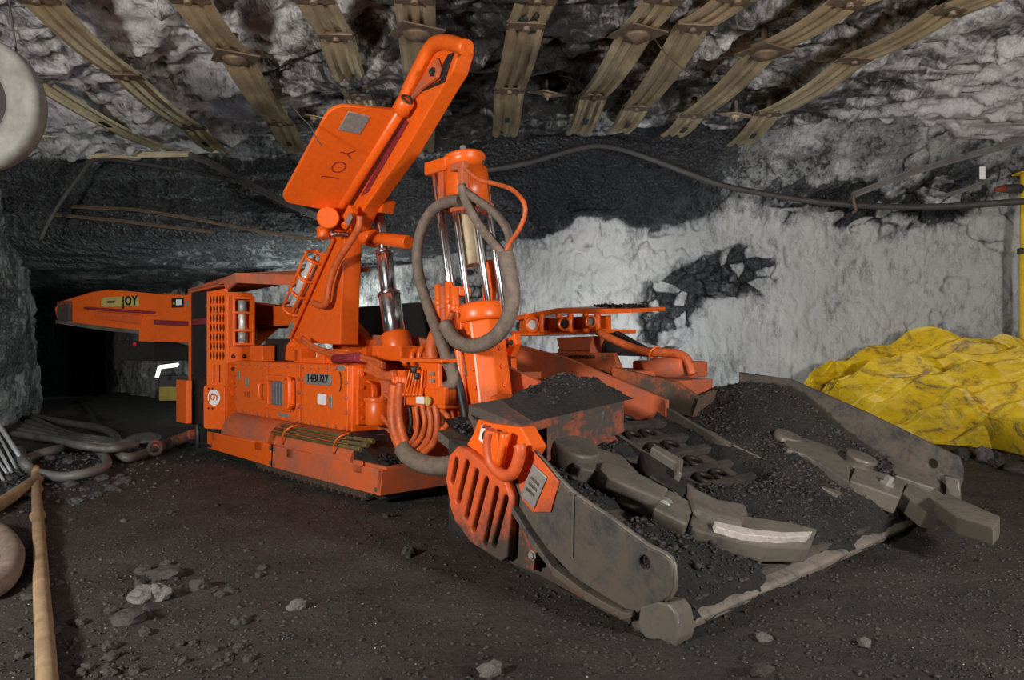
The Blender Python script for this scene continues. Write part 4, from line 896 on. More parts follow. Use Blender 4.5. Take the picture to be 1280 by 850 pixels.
P_(B().poly_prism([S(p[0], p[1], .02) for p in ((641, 650), (655, 646), (678, 680), (672, 712), (640, 698))], (0, -.03, 0), .005), 'bolted_plate', 'orange_worn')
for p in ((643, 651), (641.5, 674), (666, 694)): bolt(skp, S(*p, -.01), NEAR, .016, 'greyplate')
P_(B().poly_prism([S(p[0], p[1], .10) for p in ((640, 690), (700, 735), (790, 778), (786, 786), (700, 745), (640, 705))], (0, .6, 0)), 'skid_shoe', 'darkmetal')
stk = plate('sticker', rrect(-.05, -.085, .05, .085, .004), [], .004, SIDE(0), 'greyplate', sp); c = S(667, 608, -.032); stk.location = (c.x, c.y, c.z); stk.rotation_euler = (0, .5, 0)
for z_ in (-.03, .0, .03):
    d = B().lohi((-.03, -.005, z_-.008), (.03, -.002, z_+.006), 0).done('print', 'steel_plate', stk)
# slotted guard at the rear corner
go = [(577, 557), (566, 569), (562, 598), (567.6, 633.6), (573, 650), (593, 677), (631, 701), (639, 694.6), (641, 660), (643.5, 620), (636.7, 601), (612, 582), (590.7, 563)]
gs = [((575, 575), (570, 601)), ((588.5, 578), (577.5, 625)), (((600.5, 589)), (587.5, 645)), ((612.7, 599), (597, 660)), ((625.5, 611), (611, 677)), ((637, 622), (622, 680))]
plate('slotted_guard', [sxz(p, -.05) for p in go], [slot2(sxz(a_, -.05), sxz(c_, -.05), .016) for a_, c_ in gs], .05, SIDE(-.05), 'orange_worn', LD, 'orange guard plate with six slots', .008)
P_(B().lohi((-1.36, .02, .15), (-.95, .06, .62), 0), 'guard_backing', 'darkmetal')
b = B(); b.poly_prism([S(p[0], p[1], -.03) for p in ((597, 524), (612, 529), (651, 534), (666, 560), (645, 600), (636, 600), (610, 580), (591, 562), (583, 556), (592, 541))], (0, .09, 0), .008); cw = P_(b, 'corner_web', 'orange')
B().poly_prism([S(p[0], p[1], -.035) for p in ((603, 531), (612, 532), (606, 556), (599, 549))], (0, -.004, 0), 0).done('warning_sticker', 'white', cw, 'white warning sticker with a red bar')
B().poly_prism([S(p[0], p[1], -.040) for p in ((604, 531), (612, 532), (611, 536), (603, 535))], (0, -.003, 0), 0).done('warning_bar', 'redband', cw)
B().poly_prism([S(p[0], p[1], -.040) for p in ((603, 542), (606, 538), (609, 541), (606, 547), (608, 550), (603, 549))], (0, -.003, 0), 0).done('warning_figure', 'ink', cw)
P_(B().tube([S(p[0], p[1], -.09) for p in ((614, 537), (611, 556), (614, 578), (626, 592), (637, 594), (645, 584), (650, 564), (649, 556))], .028, 10, 5), 'tow_loop', 'orange_worn')
P_(B().poly_prism([S(p[0], p[1], -.06) for p in ((615, 538), (630, 540), (632, 560), (628, 580), (614, 572))], (0, -.04, 0), .01), 'tow_plate', 'orange')
P_(B().tube([S(p[0], p[1], -.09) for p in ((631, 541), (628, 562), (624, 580))], .022, 8, 4), 'tow_rib', 'orange')
# box over the near gathering drive
b = B(); q0, q1, q2 = S(585, 505, .0), S(651, 530, .0), S(757, 510, 1.0)
b.poly_prism([V((q0.x, -.0, q0.z)), V((-.80, .0, .735)), V((-1.03, 1.02, .80)), V((-1.32, 1.02, .86))], (0, 0, -.05), .01)
b.poly_prism([V((q0.x, .0, q0.z-.04)), S(597, 526, .0), V((-1.05, .0, .60)), V((-1.05, 1.0, .55)), V((-1.25, 1.0, .6)), V((-1.3, 1.0, .8))], (0, 0, -.03), .004)
p7, p8 = S(702, 508, .55), S(757, 512, 1.02)
b.poly_prism([V((-.93, .30, .70)), V((-1.03, 1.02, .79)), V((-1.03, 1.02, .60)), V((-.93, .30, .52))], (-.04, 0, 0), .004)
P_(b, 'drive_cover', 'cover_plate')
b = B(); b.poly_prism([S(p[0], p[1], .80) for p in ((704, 516), (756, 512), (752, 538), (722, 528), (702, 532))], (-.02, -.02, 0), .004); P_(b, 'drive_cover_face', 'lip')
c = S(633, 506, .42); P_(B().lathe([(.085, -.05), (.09, 0), (.09, .035), (.06, .04)], c, (0.2, -.1, 1), 20), 'grease_cap', 'orange')
# far side plate
fpl = [(-1.42, .88), (-1.0, .84), (-.45, .63), (.04, .42), (.11, .39), (.13, .33), (.13, .24), (.06, .05), (-.3, .0), (-1.42, .4)]
plate('side_plate', fpl, [circ((-.04, .33), .03)], .036, SIDE(2.93), 'steel_plate', LD, None, .006)
plate('plate_flange', [(.04, .27), (.12, .25), (.13, .08), (.05, .04)], [], .03, SIDE(2.90), 'steel', LD, None, .006)
# conveyor chain flights in the throat
for k in range(6):
    f = -.50-.17*k; h = -.075+.055*(k % 2)*.2
    b = B(); b.box(PZ_(f, 1.485, h+.02), (.06, .70, .05), Matrix.Rotation(.38, 3, 'Y'), .01); fl = P_(b, 'flight_bar', 'steel_dark')
    for s_ in (-.08, .08): B().ring(PZ_(f-.085, 1.485+s_, h+.02), (.4, 0, 1), .05, .016, 14).done('chain_link', 'darkmetal', fl)

a_, c_ = S(848, 522, 1.88), S(1046, 618, 1.88)
P_(B().poly_prism([a_, c_, c_+V((0, 0, -.06)), a_+V((0, 0, -.06))], (0, .07, 0), .006), 'trough_edge', 'steel')
# gathering arms
def slab(pts, h, th, m, name, parent=None, bev=.012, label=None):
    P = [PP(p[0], p[1], h) for p in pts]; t = B(); t.poly_prism(P, (0.37*th*-1, 0, -.93*th), bev); return t.done(name, m, parent or LD, label)
PN = V((.37, 0, .93)).normalized()
h1 = .15
c = PP(719, 561, h1); ga = P_(B().lathe([(.12, -.15), (.125, .005), (.117, .025)], c, PN, 28), 'gathering_arm', 'steel', 'near bare steel gathering arm')
slab(((728, 573), (744, 558), (777, 568), (800, 592), (838, 609), (826, 630), (780, 606), (748, 589), (726, 585), (716, 578)), h1-.015, .10, 'steel', 'arm_link', ga)
slab(((752, 577), (762, 576), (836, 610), (828, 624), (760, 596), (750, 586)), h1+.012, .06, 'steel', 'arm_rib', ga)
slab(((835, 611), (868, 629), (860, 655), (818, 634)), h1+.0, .11, 'steel', 'arm_block', ga)
c = PP(831, 633, h1-.03); 
b = B(); b.lathe([(.042, -.02), (.042, .012), (.026, .014), (.026, .04), (.02, .045)], c, (.45, -.75, .35), 16); b.done('arm_bolt', 'greyplate', ga)
fin = slab(((866, 640), (876, 634), (900, 641), (936, 645), (990, 653), (1022, 661), (1013, 684), (960, 683), (905, 672), (870, 662), (862, 655)), h1-.02, .085, 'steel', 'arm_finger', ga, .01)
slab(((893, 651), (940, 661), (980, 665), (1016, 664), (1010, 670), (975, 672), (930, 668), (895, 658)), h1+.012, .035, 'polish', 'worn_edge', fin, .004, 'bright worn edge')  # worn edge, its highlight painted as a paler strip
slab(((858, 598), (872, 610), (897, 622), (933, 628), (936, 640), (930, 654), (895, 645), (868, 634)), h1+.03, .12, 'steel', 'arm_wedge', ga, .03)
slab(((814, 558), (822, 556), (855, 574), (853, 592), (846, 588), (846, 578)), h1+.06, .13, 'steel', 'arm_paddle', ga, .01)
slab(((800, 560), (845, 580), (870, 612), (850, 618), (812, 592)), h1+.01, .10, 'darkmetal', 'arm_web', ga, .03)
h2 = .17
c = PP(986, 543, h2); gb = P_(B().lathe([(.085, -.16), (.09, -.02), (.082, 0)], c, PN, 26), 'gathering_arm', 'steel', 'far bare steel gathering arm swung out over the lip')
slab(((980, 552), (997, 543), (1016, 546), (1064, 566), (1062, 602), (1030, 582), (1002, 566), (984, 562)), h2-.01, .12, 'steel', 'arm_link', gb)
c = PP(1078, 570, h2+.05); B().lathe([(.10, -.20), (.10, -.10), (.085, -.09), (.085, -.03), (.095, -.02), (.09, 0)], c, PN, 26).done('arm_hub', 'steel', gb)
slab(((1062, 600), (1070, 583), (1094, 588), (1133, 600), (1126, 622), (1086, 608)), h2-.01, .11, 'steel', 'arm_block', gb)
c = PP(1109, 604, h2-.005); B().lathe([(.045, -.02), (.045, .006), (.028, .01), (.028, .04), (.02, .045)], c, PN, 6, False).done('arm_bolt', 'greyplate', gb)
slab(((1108, 572), (1118, 570), (1140, 577), (1170, 594), (1175, 606), (1168, 610), (1120, 594)), h2+.0, .12, 'steel', 'arm_paddle', gb, .01)
def slabz(pts, z, th, m, name, parent, bev=.01):
    t = B(); P = [loc(G(p[0], p[1], z)) for p in pts]; t.poly_prism(P, (0, 0, -th), bev); return t.done(name, m, parent)
f2 = slab(((1128, 616), (1137, 600), (1172, 613), (1188, 622), (1180, 645), (1158, 640)), h2-.03, .10, 'steel', 'arm_knuckle', gb)
slabz(((1168, 626), (1182, 616), (1215, 630), (1250, 645), (1249, 652), (1241, 660), (1195, 646)), .235, .085, 'steel', 'arm_finger', gb)

# coal lying on the pan, over the covers and along the shelf
def pan_coal(f, r):
    s = 0.07-0.40*f
    h = 0.050+0.045*fbm(f*3.2, r*3.2, 2.0, 4)+0.014*fbm(f*16, r*16, 4.0, 3)
    h = h+0.30*np.exp(-(((r-2.62)/.32)**2+((f+.95)/.42)**2))+0.10*np.exp(-(((r-2.7)/.22)**2+((f+.3)/.35)**2))
    h = h+0.10*np.exp(-(((r-2.0)/.25)**2+((f+.55)/.3)**2))+0.10*np.exp(-(((r-1.25)/.30)**2+((f+.38)/.16)**2))+.05*np.exp(-(((r-.15)/.15)**2+((f+.7)/.5)**2))
    h = h-0.28*np.exp(-(((r-1.48)/.36)**4+((f+1.05)/.50)**4))
    bare = fbm(f*2.3+7, r*1.9, 6.0, 4)
    h = h-0.115*sst(-.12, .03, f+.10*fbm(f*2.0, r*3.2, 9.0, 5))-.10*sst(.26, .42, bare)*(r < 1.9)*(f < -.45)+.012*np.exp(-((f+.2)/.15)**2)
    return s+h
rr_, ff_ = np.meshgrid(np.linspace(.03, 2.90, 260), np.linspace(-1.42, .01, 140), indexing='xy')
zc = pan_coal(ff_, rr_)
def to_world(f, r, z): return MO.x+MF.x*f+ML.x*r, MO.y+MF.y*f+ML.y*r, z
wx, wy, wz = to_world(ff_, rr_, zc)
cp = grid_mesh('coal_spill', wx, wy, wz, 'coal'); cp['kind'] = 'stuff'; tag(cp, 'black coal fines and lumps strewn over the gathering pan', 'coal')
pf, pr_ = rng.uniform(-1.38, -.005, 9000), rng.uniform(.06, 2.86, 9000); z = pan_coal(pf, pr_); keep = z > 0.07-.40*pf-.012
x_, y_, z_ = to_world(pf[keep], pr_[keep], z[keep]); sz = rng.gamma(1.6, .0042, keep.sum())+.004
lc_ = chunks('coal_spill', np.stack([x_, y_, z_+sz*.2], 1), sz, 'coal_chunk'); lc_['kind'] = 'stuff'; tag(lc_, 'small loose coal lumps scattered on the pan surface', 'coal')
# heap on the drive cover
u, v = np.meshgrid(np.linspace(0, 1, 70), np.linspace(0, 1, 40), indexing='xy')
hf = -1.32+.36*v+.14*(1-u)-.02*u; hr = .10+.94*u
edge = np.minimum(np.minimum(u, 1-u)*5, np.minimum(v, 1-v)*4).clip(0, 1)
hz = .79+.05*u+(.115*np.exp(-((u-.58)/.36)**2)+.05+.03*fbm(u*3, v*2, 8.0, 3))*edge**.6-.05+.03*fbm(u*6, v*4, 1.0, 4)*edge
wx, wy, wz = to_world(hf, hr, hz); o = grid_mesh('coal_heap', wx, wy, wz, 'coal'); o['kind'] = 'stuff'; tag(o, 'heap of fine coal on the cover behind the near gathering arm', 'coal')
pu = rng.uniform(.2, .95, 500); pv = rng.uniform(.12, .9, 500); ii = (pv*39).astype(int), (pu*69).astype(int)
o2 = chunks('coal_heap', np.stack([wx[ii], wy[ii], wz[ii]], 1), rng.gamma(1.6, .004, 500)+.004, 'coal_chunk'); o2['kind'] = 'stuff'; tag(o2, 'small coal lumps on the heap above the drive cover', 'coal')
pt_ = []
for k in range(260):
    t_ = rng.uniform(0, 1); p = PW(farp(733+52*t_, 387.5)+V((0, rng.uniform(.02, .3), .03))); pt_.append((p.x, p.y, p.z+rng.uniform(0, .02)))
o = chunks('coal_crumbs', pt_, rng.uniform(.008, .022, 260), 'coal'); o['kind'] = 'stuff'; tag(o, 'line of coal crumbs along the top of the headlamp shelf', 'coal')
pt_ = [tuple(PW(V((rng.uniform(-2.75, -2.55), rng.uniform(.42, .8), .285+abs(rng.normal(0, .02)))))) for _ in range(160)]
o = chunks('coal_crumbs', pt_, rng.uniform(.012, .034, 160), 'coal'); o['kind'] = 'stuff'; tag(o, 'small pile of coal on the front end of the near track frame', 'coal')

# ------------------------------------------------------------------ roof straps and bolt plates
def strap(px, label, plates=(), holes=True, z=3.50, wid=0.29, name='roof_strap', sag=.10):
    """W-section steel strap bolted under the roof; px: pixel centreline on the height z"""
    P = [G(x, y, z) for x, y in px]; root = thing(name, label, 'roof strap', P[-1], 0, 'steel straps bolted across the roof')
    pr = [(-.5, .022), (-.42, .0), (-.30, .0), (-.20, .030), (-.10, .030), (0, .004), (.10, .030), (.20, .030), (.30, .0), (.42, .0), (.5, .022)]
    for i in range(len(P)-1):
        a, c = P[i], P[i+1]; d = (c-a); Ln = d.length; d.normalize(); s = d.cross(V((0, 0, 1))).normalized(); t = bmesh.new(); rows = []
        n = 8
        for k in range(n+1):
            q = k/n; dz = -sag*0.5*(1-(2*q-1)**2)*min(1, Ln/1.2)+(.012 if i % 2 else 0)
            rows.append([t.verts.new(a+d*(Ln*q*1.0)+s*(x*wid)+V((0, 0, zz+dz))-root.location) for x, zz in pr])
        for r0_, r1_ in zip(rows, rows[1:]):
            for j in range(len(pr)-1): t.faces.new((r0_[j], r0_[j+1], r1_[j+1], r1_[j]))
        bmesh.ops.solidify(t, geom=list(t.faces), thickness=.004)
        me = bpy.data.meshes.new('strap_length'); t.to_mesh(me); t.free(); st = link('strap_length', me, 'strap', root)
    bp_ = [q for q in range(1, len(P)-1)]
    for q in bp_:
        c = P[q]-root.location
        b = B()
        if q in plates:
            for ang in (0,): b.box(c+V((0, 0, -.005)), (.34, .34, .014), Matrix.Rotation(.5, 3, 'Z') @ Matrix.Rotation(.06, 3, 'X'), .003)
            b.lathe([(.11, 0), (.10, -.03), (.035, -.05), (.03, -.055)], c+V((0, 0, -.01)), (0, 0, 1), 18); b.done('bearing_plate', 'rust', root)
        else:
            d = (P[q+1]-P[q-1]).normalized(); b.box(c+V((0, 0, .012)), (wid*.96, .14, .03), Matrix.Rotation(math.atan2(d.y, d.x)-PI/2, 3, 'Z'), .008); b.done('strap_clip', 'rust', root)
        B().cyl(c+V((0, 0, -.03)), c+V((0, 0, .2)), .03, None, 8).done('roof_bolt', 'rust', root)
    if holes:
        a, c = P[-2], P[-1]; p = a+(c-a)*.45-root.location; d = (c-a).normalized(); b = B(); b.box(p+V((0, 0, -sag*.5*min(1, (c-a).length/1.2)-.004)), (.05, .17, .012), Matrix.Rotation(math.atan2(d.y, d.x)-PI/2, 3, 'Z'), .002); b.done('bolt_slot', 'ink', root)
        p = a+(c-a)*.62-root.location
    return root
strap(((52, 108), (205, 188)), 'short roof strap beside the grey ventilation tube', wid=.24)
strap(((-10, -40), (45, 0), (158, 97), (240, 160), (275, 192)), 'leftmost long roof strap crossing the top edge of the photo')
strap(((205, -40), (235, 0), (294, 72), (350, 155), (373, 194)), 'roof strap with a rusty bearing plate left of the raised arm', (2,))
strap(((372, -40), (392, 0), (420, 48), (448, 122), (470, 186)), 'roof strap passing behind the orange roof shield')
strap(((516, -40), (518, 0), (521, 40), (527, 135), (528, 192)), 'roof strap with a large rusty plate directly above the arm tip', (2,))
strap(((684, -40), (672, 0), (658, 34), (637, 114), (631, 173)), 'first roof strap right of the arm tip')
strap(((870, -40), (832, 0), (796, 42), (742, 122), (722, 171)), 'roof strap with a rusty plate second right of the arm tip', (2,))
strap(((985, -40), (922, 0), (866, 36), (796, 136), (772, 169)), 'roof strap with a dark clip third right of the arm tip')
strap(((1150, -40), (1062, 5), (956, 65), (868, 145), (840, 173)), 'roof strap with a rusty plate fourth right of the arm tip', (2,))
strap(((1290, -30), (1190, 15), (1068, 77), (962, 143), (920, 186)), 'rightmost long roof strap below the pale roof patch')
def bolt_plate(px, py, label, s=.17, m='tanplate', Y=None, rot=.55, tilt=.22):
    p = G(px, py, 3.6)
    for _ in range(4): p = G(px, py, float(roof_h(p.x, p.y))-.045)
    s *= 1.35
    root = thing('roof_bolt_plate', label, 'bolt plate', p, 0, 'single roof bolt plates')
    B().box((0, 0, 0), (s, s, .012), Matrix.Rotation(rot, 3, 'Z') @ Matrix.Rotation(tilt, 3, 'X'), .003).lathe([(.06, 0), (.03, -.03)], (0, 0, -.005), (0, 0, 1), 14).done('plate', m, root)
    B().cyl((0, 0, -.07), (0, 0, .18), .018, None, 8).done('bolt', 'lip', root); return root
bolt_plate(684, 117, 'tan bolt plate on the roof right of the first strap', .22)
bolt_plate(789, 124, 'pale small bolt plate between two roof straps above the long cable', .15, 'rock_pale')
bolt_plate(920, 144, 'tan bolt plate left of the rightmost long roof strap', .22)
bolt_plate(392, 146, 'tan bolt plate just left of the orange roof shield', .20)
bolt_plate(56, 170, 'small tan bolt plate under the grey ventilation tube', .16)
bolt_plate(152, 181, 'pale bolt plate at the lower end of the left straps', .16, 'rock_pale')

def run(name, m, pts, rad, label, cat, ridges=0, sub=8, seg=8, group=None):
    o = B().tube(pts, rad, seg, sub, ridges).done(name, m); return tag(o, label, cat, group)
def W_(pl, Y): return [W(x, y, Y if not isinstance(Y, (list, tuple)) else Y[q]) for q, (x, y) in enumerate(pl)]
run('power_cable', 'cable', W_(((560, 214), (610, 212), (660, 203), (705, 190), (742, 182), (775, 186), (815, 199), (860, 216), (905, 232), (960, 243), (1020, 252), (1080, 257), (1140, 259), (1200, 257), (1290, 251)), [8.9]*5+[8.9]*2+[8.85]*2+[8.8, 8.6, 8.4, 8.1, 7.8, 7.4]), .036, 'long black cable hung across the white rib from roof to yellow post', 'cable')
run('cable_tie', 'rust', W_(((1068, 238), (1067, 250), (1070, 262), (1066, 266)), 8.35), .018, 'rusty tie holding the long black cable to the right rib', 'cable tie', 0, 4)
run('power_cable', 'cable', W_(((295, 226), (240, 215), (180, 205), (130, 199), (112, 204), (98, 222), (80, 246), (62, 275), (50, 300)), 9.3), .026, 'grey cable looping over the dark brow at the left', 'cable')
def wall_strap(px, Y, label, wid=.13, m='strap', name='rib_strap', th=.035, group=None):
    b = B(); P = W_(px, Y)
    for a, c in zip(P, P[1:]): 
        d = (c-a).normalized(); s = d.cross(V((0, 1, 0))).normalized()*wid*.5; b.poly_prism([a-s, c-s, c+s, a+s], (0, th, 0), .006)
        b.poly_prism([a-s*.25, c-s*.25, c+s*.25, a+s*.25], (0, -.03, 0), .006)
    return tag(b.done(name, m), label, 'steel strap', group)
wall_strap(((108, 195), (236, 192)), 9.45, 'level steel strap end on the dark brow above the grey cable', .07, 'strap')
wall_strap(((236, 193), (262, 203), (300, 226), (398, 272)), 9.4, 'steel strap slanting down the brow towards the orange roof shield', .085, 'hose_grey')
wall_strap(((85, 258), (170, 262), (250, 275), (330, 290), (400, 300)), [9.72, 9.72, 9.74, 9.78, 9.8], 'upper thin strap along the low roof edge', .045, 'rust')
wall_strap(((66, 268), (150, 276), (265, 290)), 9.75, 'lower thin strap along the low roof edge at left', .045, 'rust')
wall_strap(((95, 288), (200, 300), (330, 318)), [11.3, 11.3, 11.3], 'strap further in under the low roof', .05, 'rust')
wall_strap(((1066, 244), (1140, 215), (1205, 196), (1252, 183), (1290, 172)), [8.35, 8.0, 7.6, 7.3, 7.1], 'pale steel strap rising along the right rib to the frame edge', .07, 'rock_pale')
wall_strap(((1176, 246), (1210, 236), (1235, 226)), [8.0, 7.8, 7.6], 'short pale strap piece under the rising rib strap', .045, 'rock_pale')
tag(B().box(W(1228, 216, 7.55), (.06, .01, .13), None, .004).done('paper_tag', 'white'), 'small white tag hanging on the right rib', 'tag')
tag(B().box(W(1184, 227, 7.9), (.13, .02, .03), None, .004).done('strap_scrap', 'rock_pale'), 'small pale plate scrap on the right rib', 'scrap')
b = thing('hose_clamp', 'dark clamp with red tip fixed to the yellow post', 'clamp', W(1266, 236, 8.3))
B().cyl((-.10, 0, 0), (.10, 0, 0), .05, None, 12).done('clamp_body', 'cable', b); B().cyl((-.20, 0, -.01), (-.10, 0, 0), .02, .045, 10).done('clamp_tip', 'redclamp', b, 'red tip')
pst = thing('roof_prop', 'yellow steel prop standing at the right edge behind the tarp', 'prop', V((5.96, 8.55, 0)))
zt2 = W(1280, 218, pst.location.y).z
B().cyl((0, 0, 0), (0, 0, zt2-.9), .055).done('outer_tube', 'yellowpost', pst); B().cyl((0, 0, zt2-.95), (0, 0, zt2), .045).done('inner_tube', 'yellowpost', pst); B().lohi((-.09, -.09, zt2), (.09, .09, zt2+.02), .004).done('head_plate', 'yellowpost', pst)
B().cyl((0, 0, zt2-.93), (0, 0, zt2-.86), .075).done('lock_collar', 'cable', pst)

run('thin_wire', 'cable', W_(((775, -5), (782, 14), (800, 30), (815, 45), (830, 65), (850, 83), (868, 95)), 5.9), .006, 'thin wire dangling across the roof straps right of the arm tip', 'wire')
run('thin_wire', 'cable', W_(((810, -5), (826, 14), (845, 24), (866, 33), (880, 30)), 5.9), .006, 'thin wire hanging to the dark clip of the third strap', 'wire')
run('thin_wire', 'cable', W_(((367, 135), (378, 148), (388, 158), (395, 172), (402, 182)), 4.9), .004, 'thin bent wire hanging in front of the orange roof shield', 'wire')
# ventilation tube ring hanging at the upper left
vc = W(-36, 130, 4.3)
vt = thing('ventilation_tube', 'grey dusty ventilation tube end hanging at the upper left corner', 'duct', vc, -.02)
B().lathe([(.215, .02), (.222, -.02), (.25, -.03), (.30, -.025), (.36, -.035), (.39, -.025), (.402, .01), (.40, .06), (.385, .10), (.37, .13), (.22, .13), (.215, .02)], (0, 0, 0), (0, 1, 0), 48, True, False).done('tube_shell', 'duct', vt)
B().lathe([(.217, .02), (.217, .04)], (0, 0, 0), (0, 1, 0), 40, False).done('inner_baffle', 'darkmetal', vt)  # added dark disc that paints the shade inside the tube mouth
for s_ in (-.2, .2): B().tube([(s_, .1, math.sqrt(.39**2-s_**2)), (s_*.6, .1, .85), (s_*.2, .1, 1.22)], .006, 6, 4).done('hanger_wire', 'cable', vt)

# yellow tarp heaped at the right
u, v = np.meshgrid(np.linspace(0, 1, 320), np.linspace(0, 1, 180), indexing='xy')
base = np.array([(3.45, 8.95), (3.9, 8.75), (4.5, 8.2), (5.0, 7.6), (5.6, 7.1), (6.6, 6.6), (7.4, 6.2)]); bu = np.linspace(0, 1, len(base))
bx_ = np.interp(u, bu, base[:, 0]); by_ = np.interp(u, bu, base[:, 1])
topz = np.interp(u, [0, .08, .25, .45, .6, .75, .9, 1], [.52, .70, .92, 1.02, 1.0, 1.08, 1.1, 1.0])
prof_v = np.interp(v, [0, .05, .15, .35, .6, .85, 1], [0, .16, .36, .62, .88, 1.0, .96])
dep = np.interp(u, [0, .3, .7, 1], [.35, 1.1, 1.35, 1.5])*(v**1.35)
dirx, diry = 0.30, 0.95
TX = bx_+dirx*dep; TY = by_+diry*dep; TZ = topz*prof_v
def tri(t): return np.abs((t % 1.0)-.5)*2
wu = u*4.4; wv = v*1.9; w1 = .55*fbm(wu*.9, wv*.9, 1.0, 3); w2 = .55*fbm(wu*.8, wv*1.1, 5.0, 3)
fold = .20*tri(.40*wu-.95*wv+w1*.7)+.15*tri(.75*wu-1.6*wv+w2*.8+.3)+.14*tri(.25*wu+.7*wv+w2*.7+.1)+.11*tri(1.5*wu-2.6*wv+w1*1.1)+.065*tri(1.0*wu+2.4*wv+w2*1.2)+.05*tri(2.6*wu-4.4*wv+w1*1.6)+.010*fbm(u*30, v*24, 3, 3)-.20
fold = (fold-.10)*sst(0, .05, v)*sst(0, .08, u)
TY2 = TY-fold*.7; TZ = np.maximum(TZ+fold*1.0, .012); TX = TX-fold*.25
tp = grid_mesh('tarp', TX, TY2, TZ, 'tarp', None, False); tag(tp, 'crumpled bright yellow plastic sheet heaped against the right rib', 'tarp')
md = tp.modifiers.new('solid', 'SOLIDIFY'); md.thickness = .006
q = [G(1222, 556, .02), G(1285, 572, .02), W(1290, 522, 7.0), W(1226, 520, 7.6)]
n_ = 24; uu, vv = np.meshgrid(np.linspace(0, 1, n_), np.linspace(0, 1, n_), indexing='xy')
FX = sum(w_*p.x for w_, p in zip(((1-uu)*(1-vv), uu*(1-vv), uu*vv, (1-uu)*vv), q)); FY = sum(w_*p.y for w_, p in zip(((1-uu)*(1-vv), uu*(1-vv), uu*vv, (1-uu)*vv), q)); FZ = sum(w_*p.z for w_, p in zip(((1-uu)*(1-vv), uu*(1-vv), uu*vv, (1-uu)*vv), q))
fl = grid_mesh('flap', FX, FY-.12+.03*fbm(uu*2, vv*2, 1, 2)-.10*np.sin(PI*vv), FZ, 'tarp', parent=tp); fl.modifiers.new('solid', 'SOLIDIFY').thickness = .006

# ------------------------------------------------------------------ floor clutter
def ground(pl, lift=.03): 
    out = []
    for x, y in pl:
        p = G(x, y, .03)
        for _ in range(3): p = G(x, y, float(floor_h(p.x, p.y))+lift)
        out.append(p)
    return out
run('water_hose', 'hose_tan', ground(((44, 585), (45, 600), (47, 640), (50, 690), (52, 740), (56, 800), (60, 870), (62, 930)), .035), .032, 'tan hose running straight towards the camera at left', 'hose', 0, 10, 10)
b = B()
for p in ((45.5, 612), (47, 645)): c = ground((p,), .035)[0]; b.cyl(c-V((0, .03, 0)), c+V((0, .03, 0)), .037, None, 12)
o = b.done('hose_coupling', 'hose_tan'); o.parent = bpy.data.objects['water_hose']
run('rubber_hose', 'hose', ground(((-30, 660), (-8, 663), (8, 675), (16, 692), (12, 712), (2, 727), (-20, 740)), .05), .052, 'thick brown hose loop at the left frame edge', 'hose', 0, 8, 12)
run('timber_pole', 'hose_tan', ground(((-30, 648), (0, 630), (28, 612), (48, 598)), .04), .045, 'brown pole lying on the coal at the left edge', 'pole', .03, 6, 10)
run('trailing_cable', 'hose_grey', ground(((25, 562), (30, 578), (45, 590), (75, 596), (105, 592), (130, 584), (133, 575), (122, 562), (108, 556), (70, 562), (42, 570), (31, 578)), .05), .040, 'grey trailing cable looped on the coal pile at left', 'cable', 0, 8, 10)
run('trailing_cable', 'hose_grey', ground(((232, 550), (200, 560), (175, 569), (155, 572), (148, 562), (146, 549), (137, 540), (115, 533), (80, 528), (40, 520)), .05), .045, 'grey trailing cable leaving the rear of the loader', 'cable', 0, 8, 10)
for k in range(5):
    run('trailing_cable', 'hose_grey', ground(((40-6*k, 522+5*k), (70, 536+3.5*k), (100, 545+3*k), (130, 549+3*k), (146, 552+2*k), (170, 553+1*k)), .045+.02*k), .036, 'grey cable strand in the coil behind the cable loop', 'cable', 0, 8, 9, 'cable coil strands left of the loader')
run('thin_cable', 'cable', ground(((100, 500), (112, 515), (120, 528), (140, 540)), .03), .02, 'thin black cable trailing back into the dark crosscut', 'cable')
for k, (a, c, r) in enumerate((((-12, 515), (31, 580), .018), ((-14, 540), (14, 590), .013), ((-20, 560), (4, 600), .012), ((-6, 535), (20, 585), .011), ((-25, 545), (9, 592), .012))):
    p1 = ground((c,), .02)[0]; p0 = W(a[0], a[1], p1.y+.5); p0 = p1+(p0-p1)*1.35
    o = B().cyl(p1, p0, r, None, 10).done('roof_bolt_rod', 'palerod'); tag(o, 'pale steel rod leaning in the bundle at the left edge', 'rod', 'steel rods leaning at the left edge')
# cable guide on the loader
P_(B().tube([S(243, 543, .40), loc(ground(((214, 553),), .07)[0]), loc(ground(((196, 560),), .07)[0])], .058, 10, 6, .03), 'cable_guide', 'orange_worn')
P_(B().ring(loc(ground(((194, 560),), .10)[0]), (1, .1, 0), .06, .02, 16), 'cable_clamp', 'orange_worn')
o = B().lathe([(.17, 0), (.18, .02), (.12, .035)], ground(((180, 549),), .05)[0], (.1, -.2, 1), 20).done('cover_disc', 'hose_grey'); tag(o, 'flat dark disc lying by the trailing cable', 'disc')
eb = thing('equipment_box', 'dark box with a dull yellow lower half standing behind the loader', 'box', W(217, 500, 10.6)*1.0, .1)
B().lohi((-.15, -.15, 0.0), (.15, .15, .20), .01).done('box_base', 'dullyellow', eb); B().lohi((-.15, -.15, .202), (.15, .15, .36), .01).done('box_lid', 'darkmetal', eb)
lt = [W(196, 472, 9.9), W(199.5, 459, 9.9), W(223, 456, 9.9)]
o = B().cyl(lt[0], lt[1], .024, None, 8).cyl(lt[1], lt[2], .024, None, 8).done('light_tube', 'tube_light'); tag(o, 'small bent white light tube glowing in the dark crosscut', 'lamp')  # added glowing strip in place of a bright reflected streak
B().cyl(lt[2], V((lt[2].x, lt[2].y, .55)), .012, None, 6).done('lamp_stem', 'darkmetal').parent = o  # made-up stem holding the glowing strip

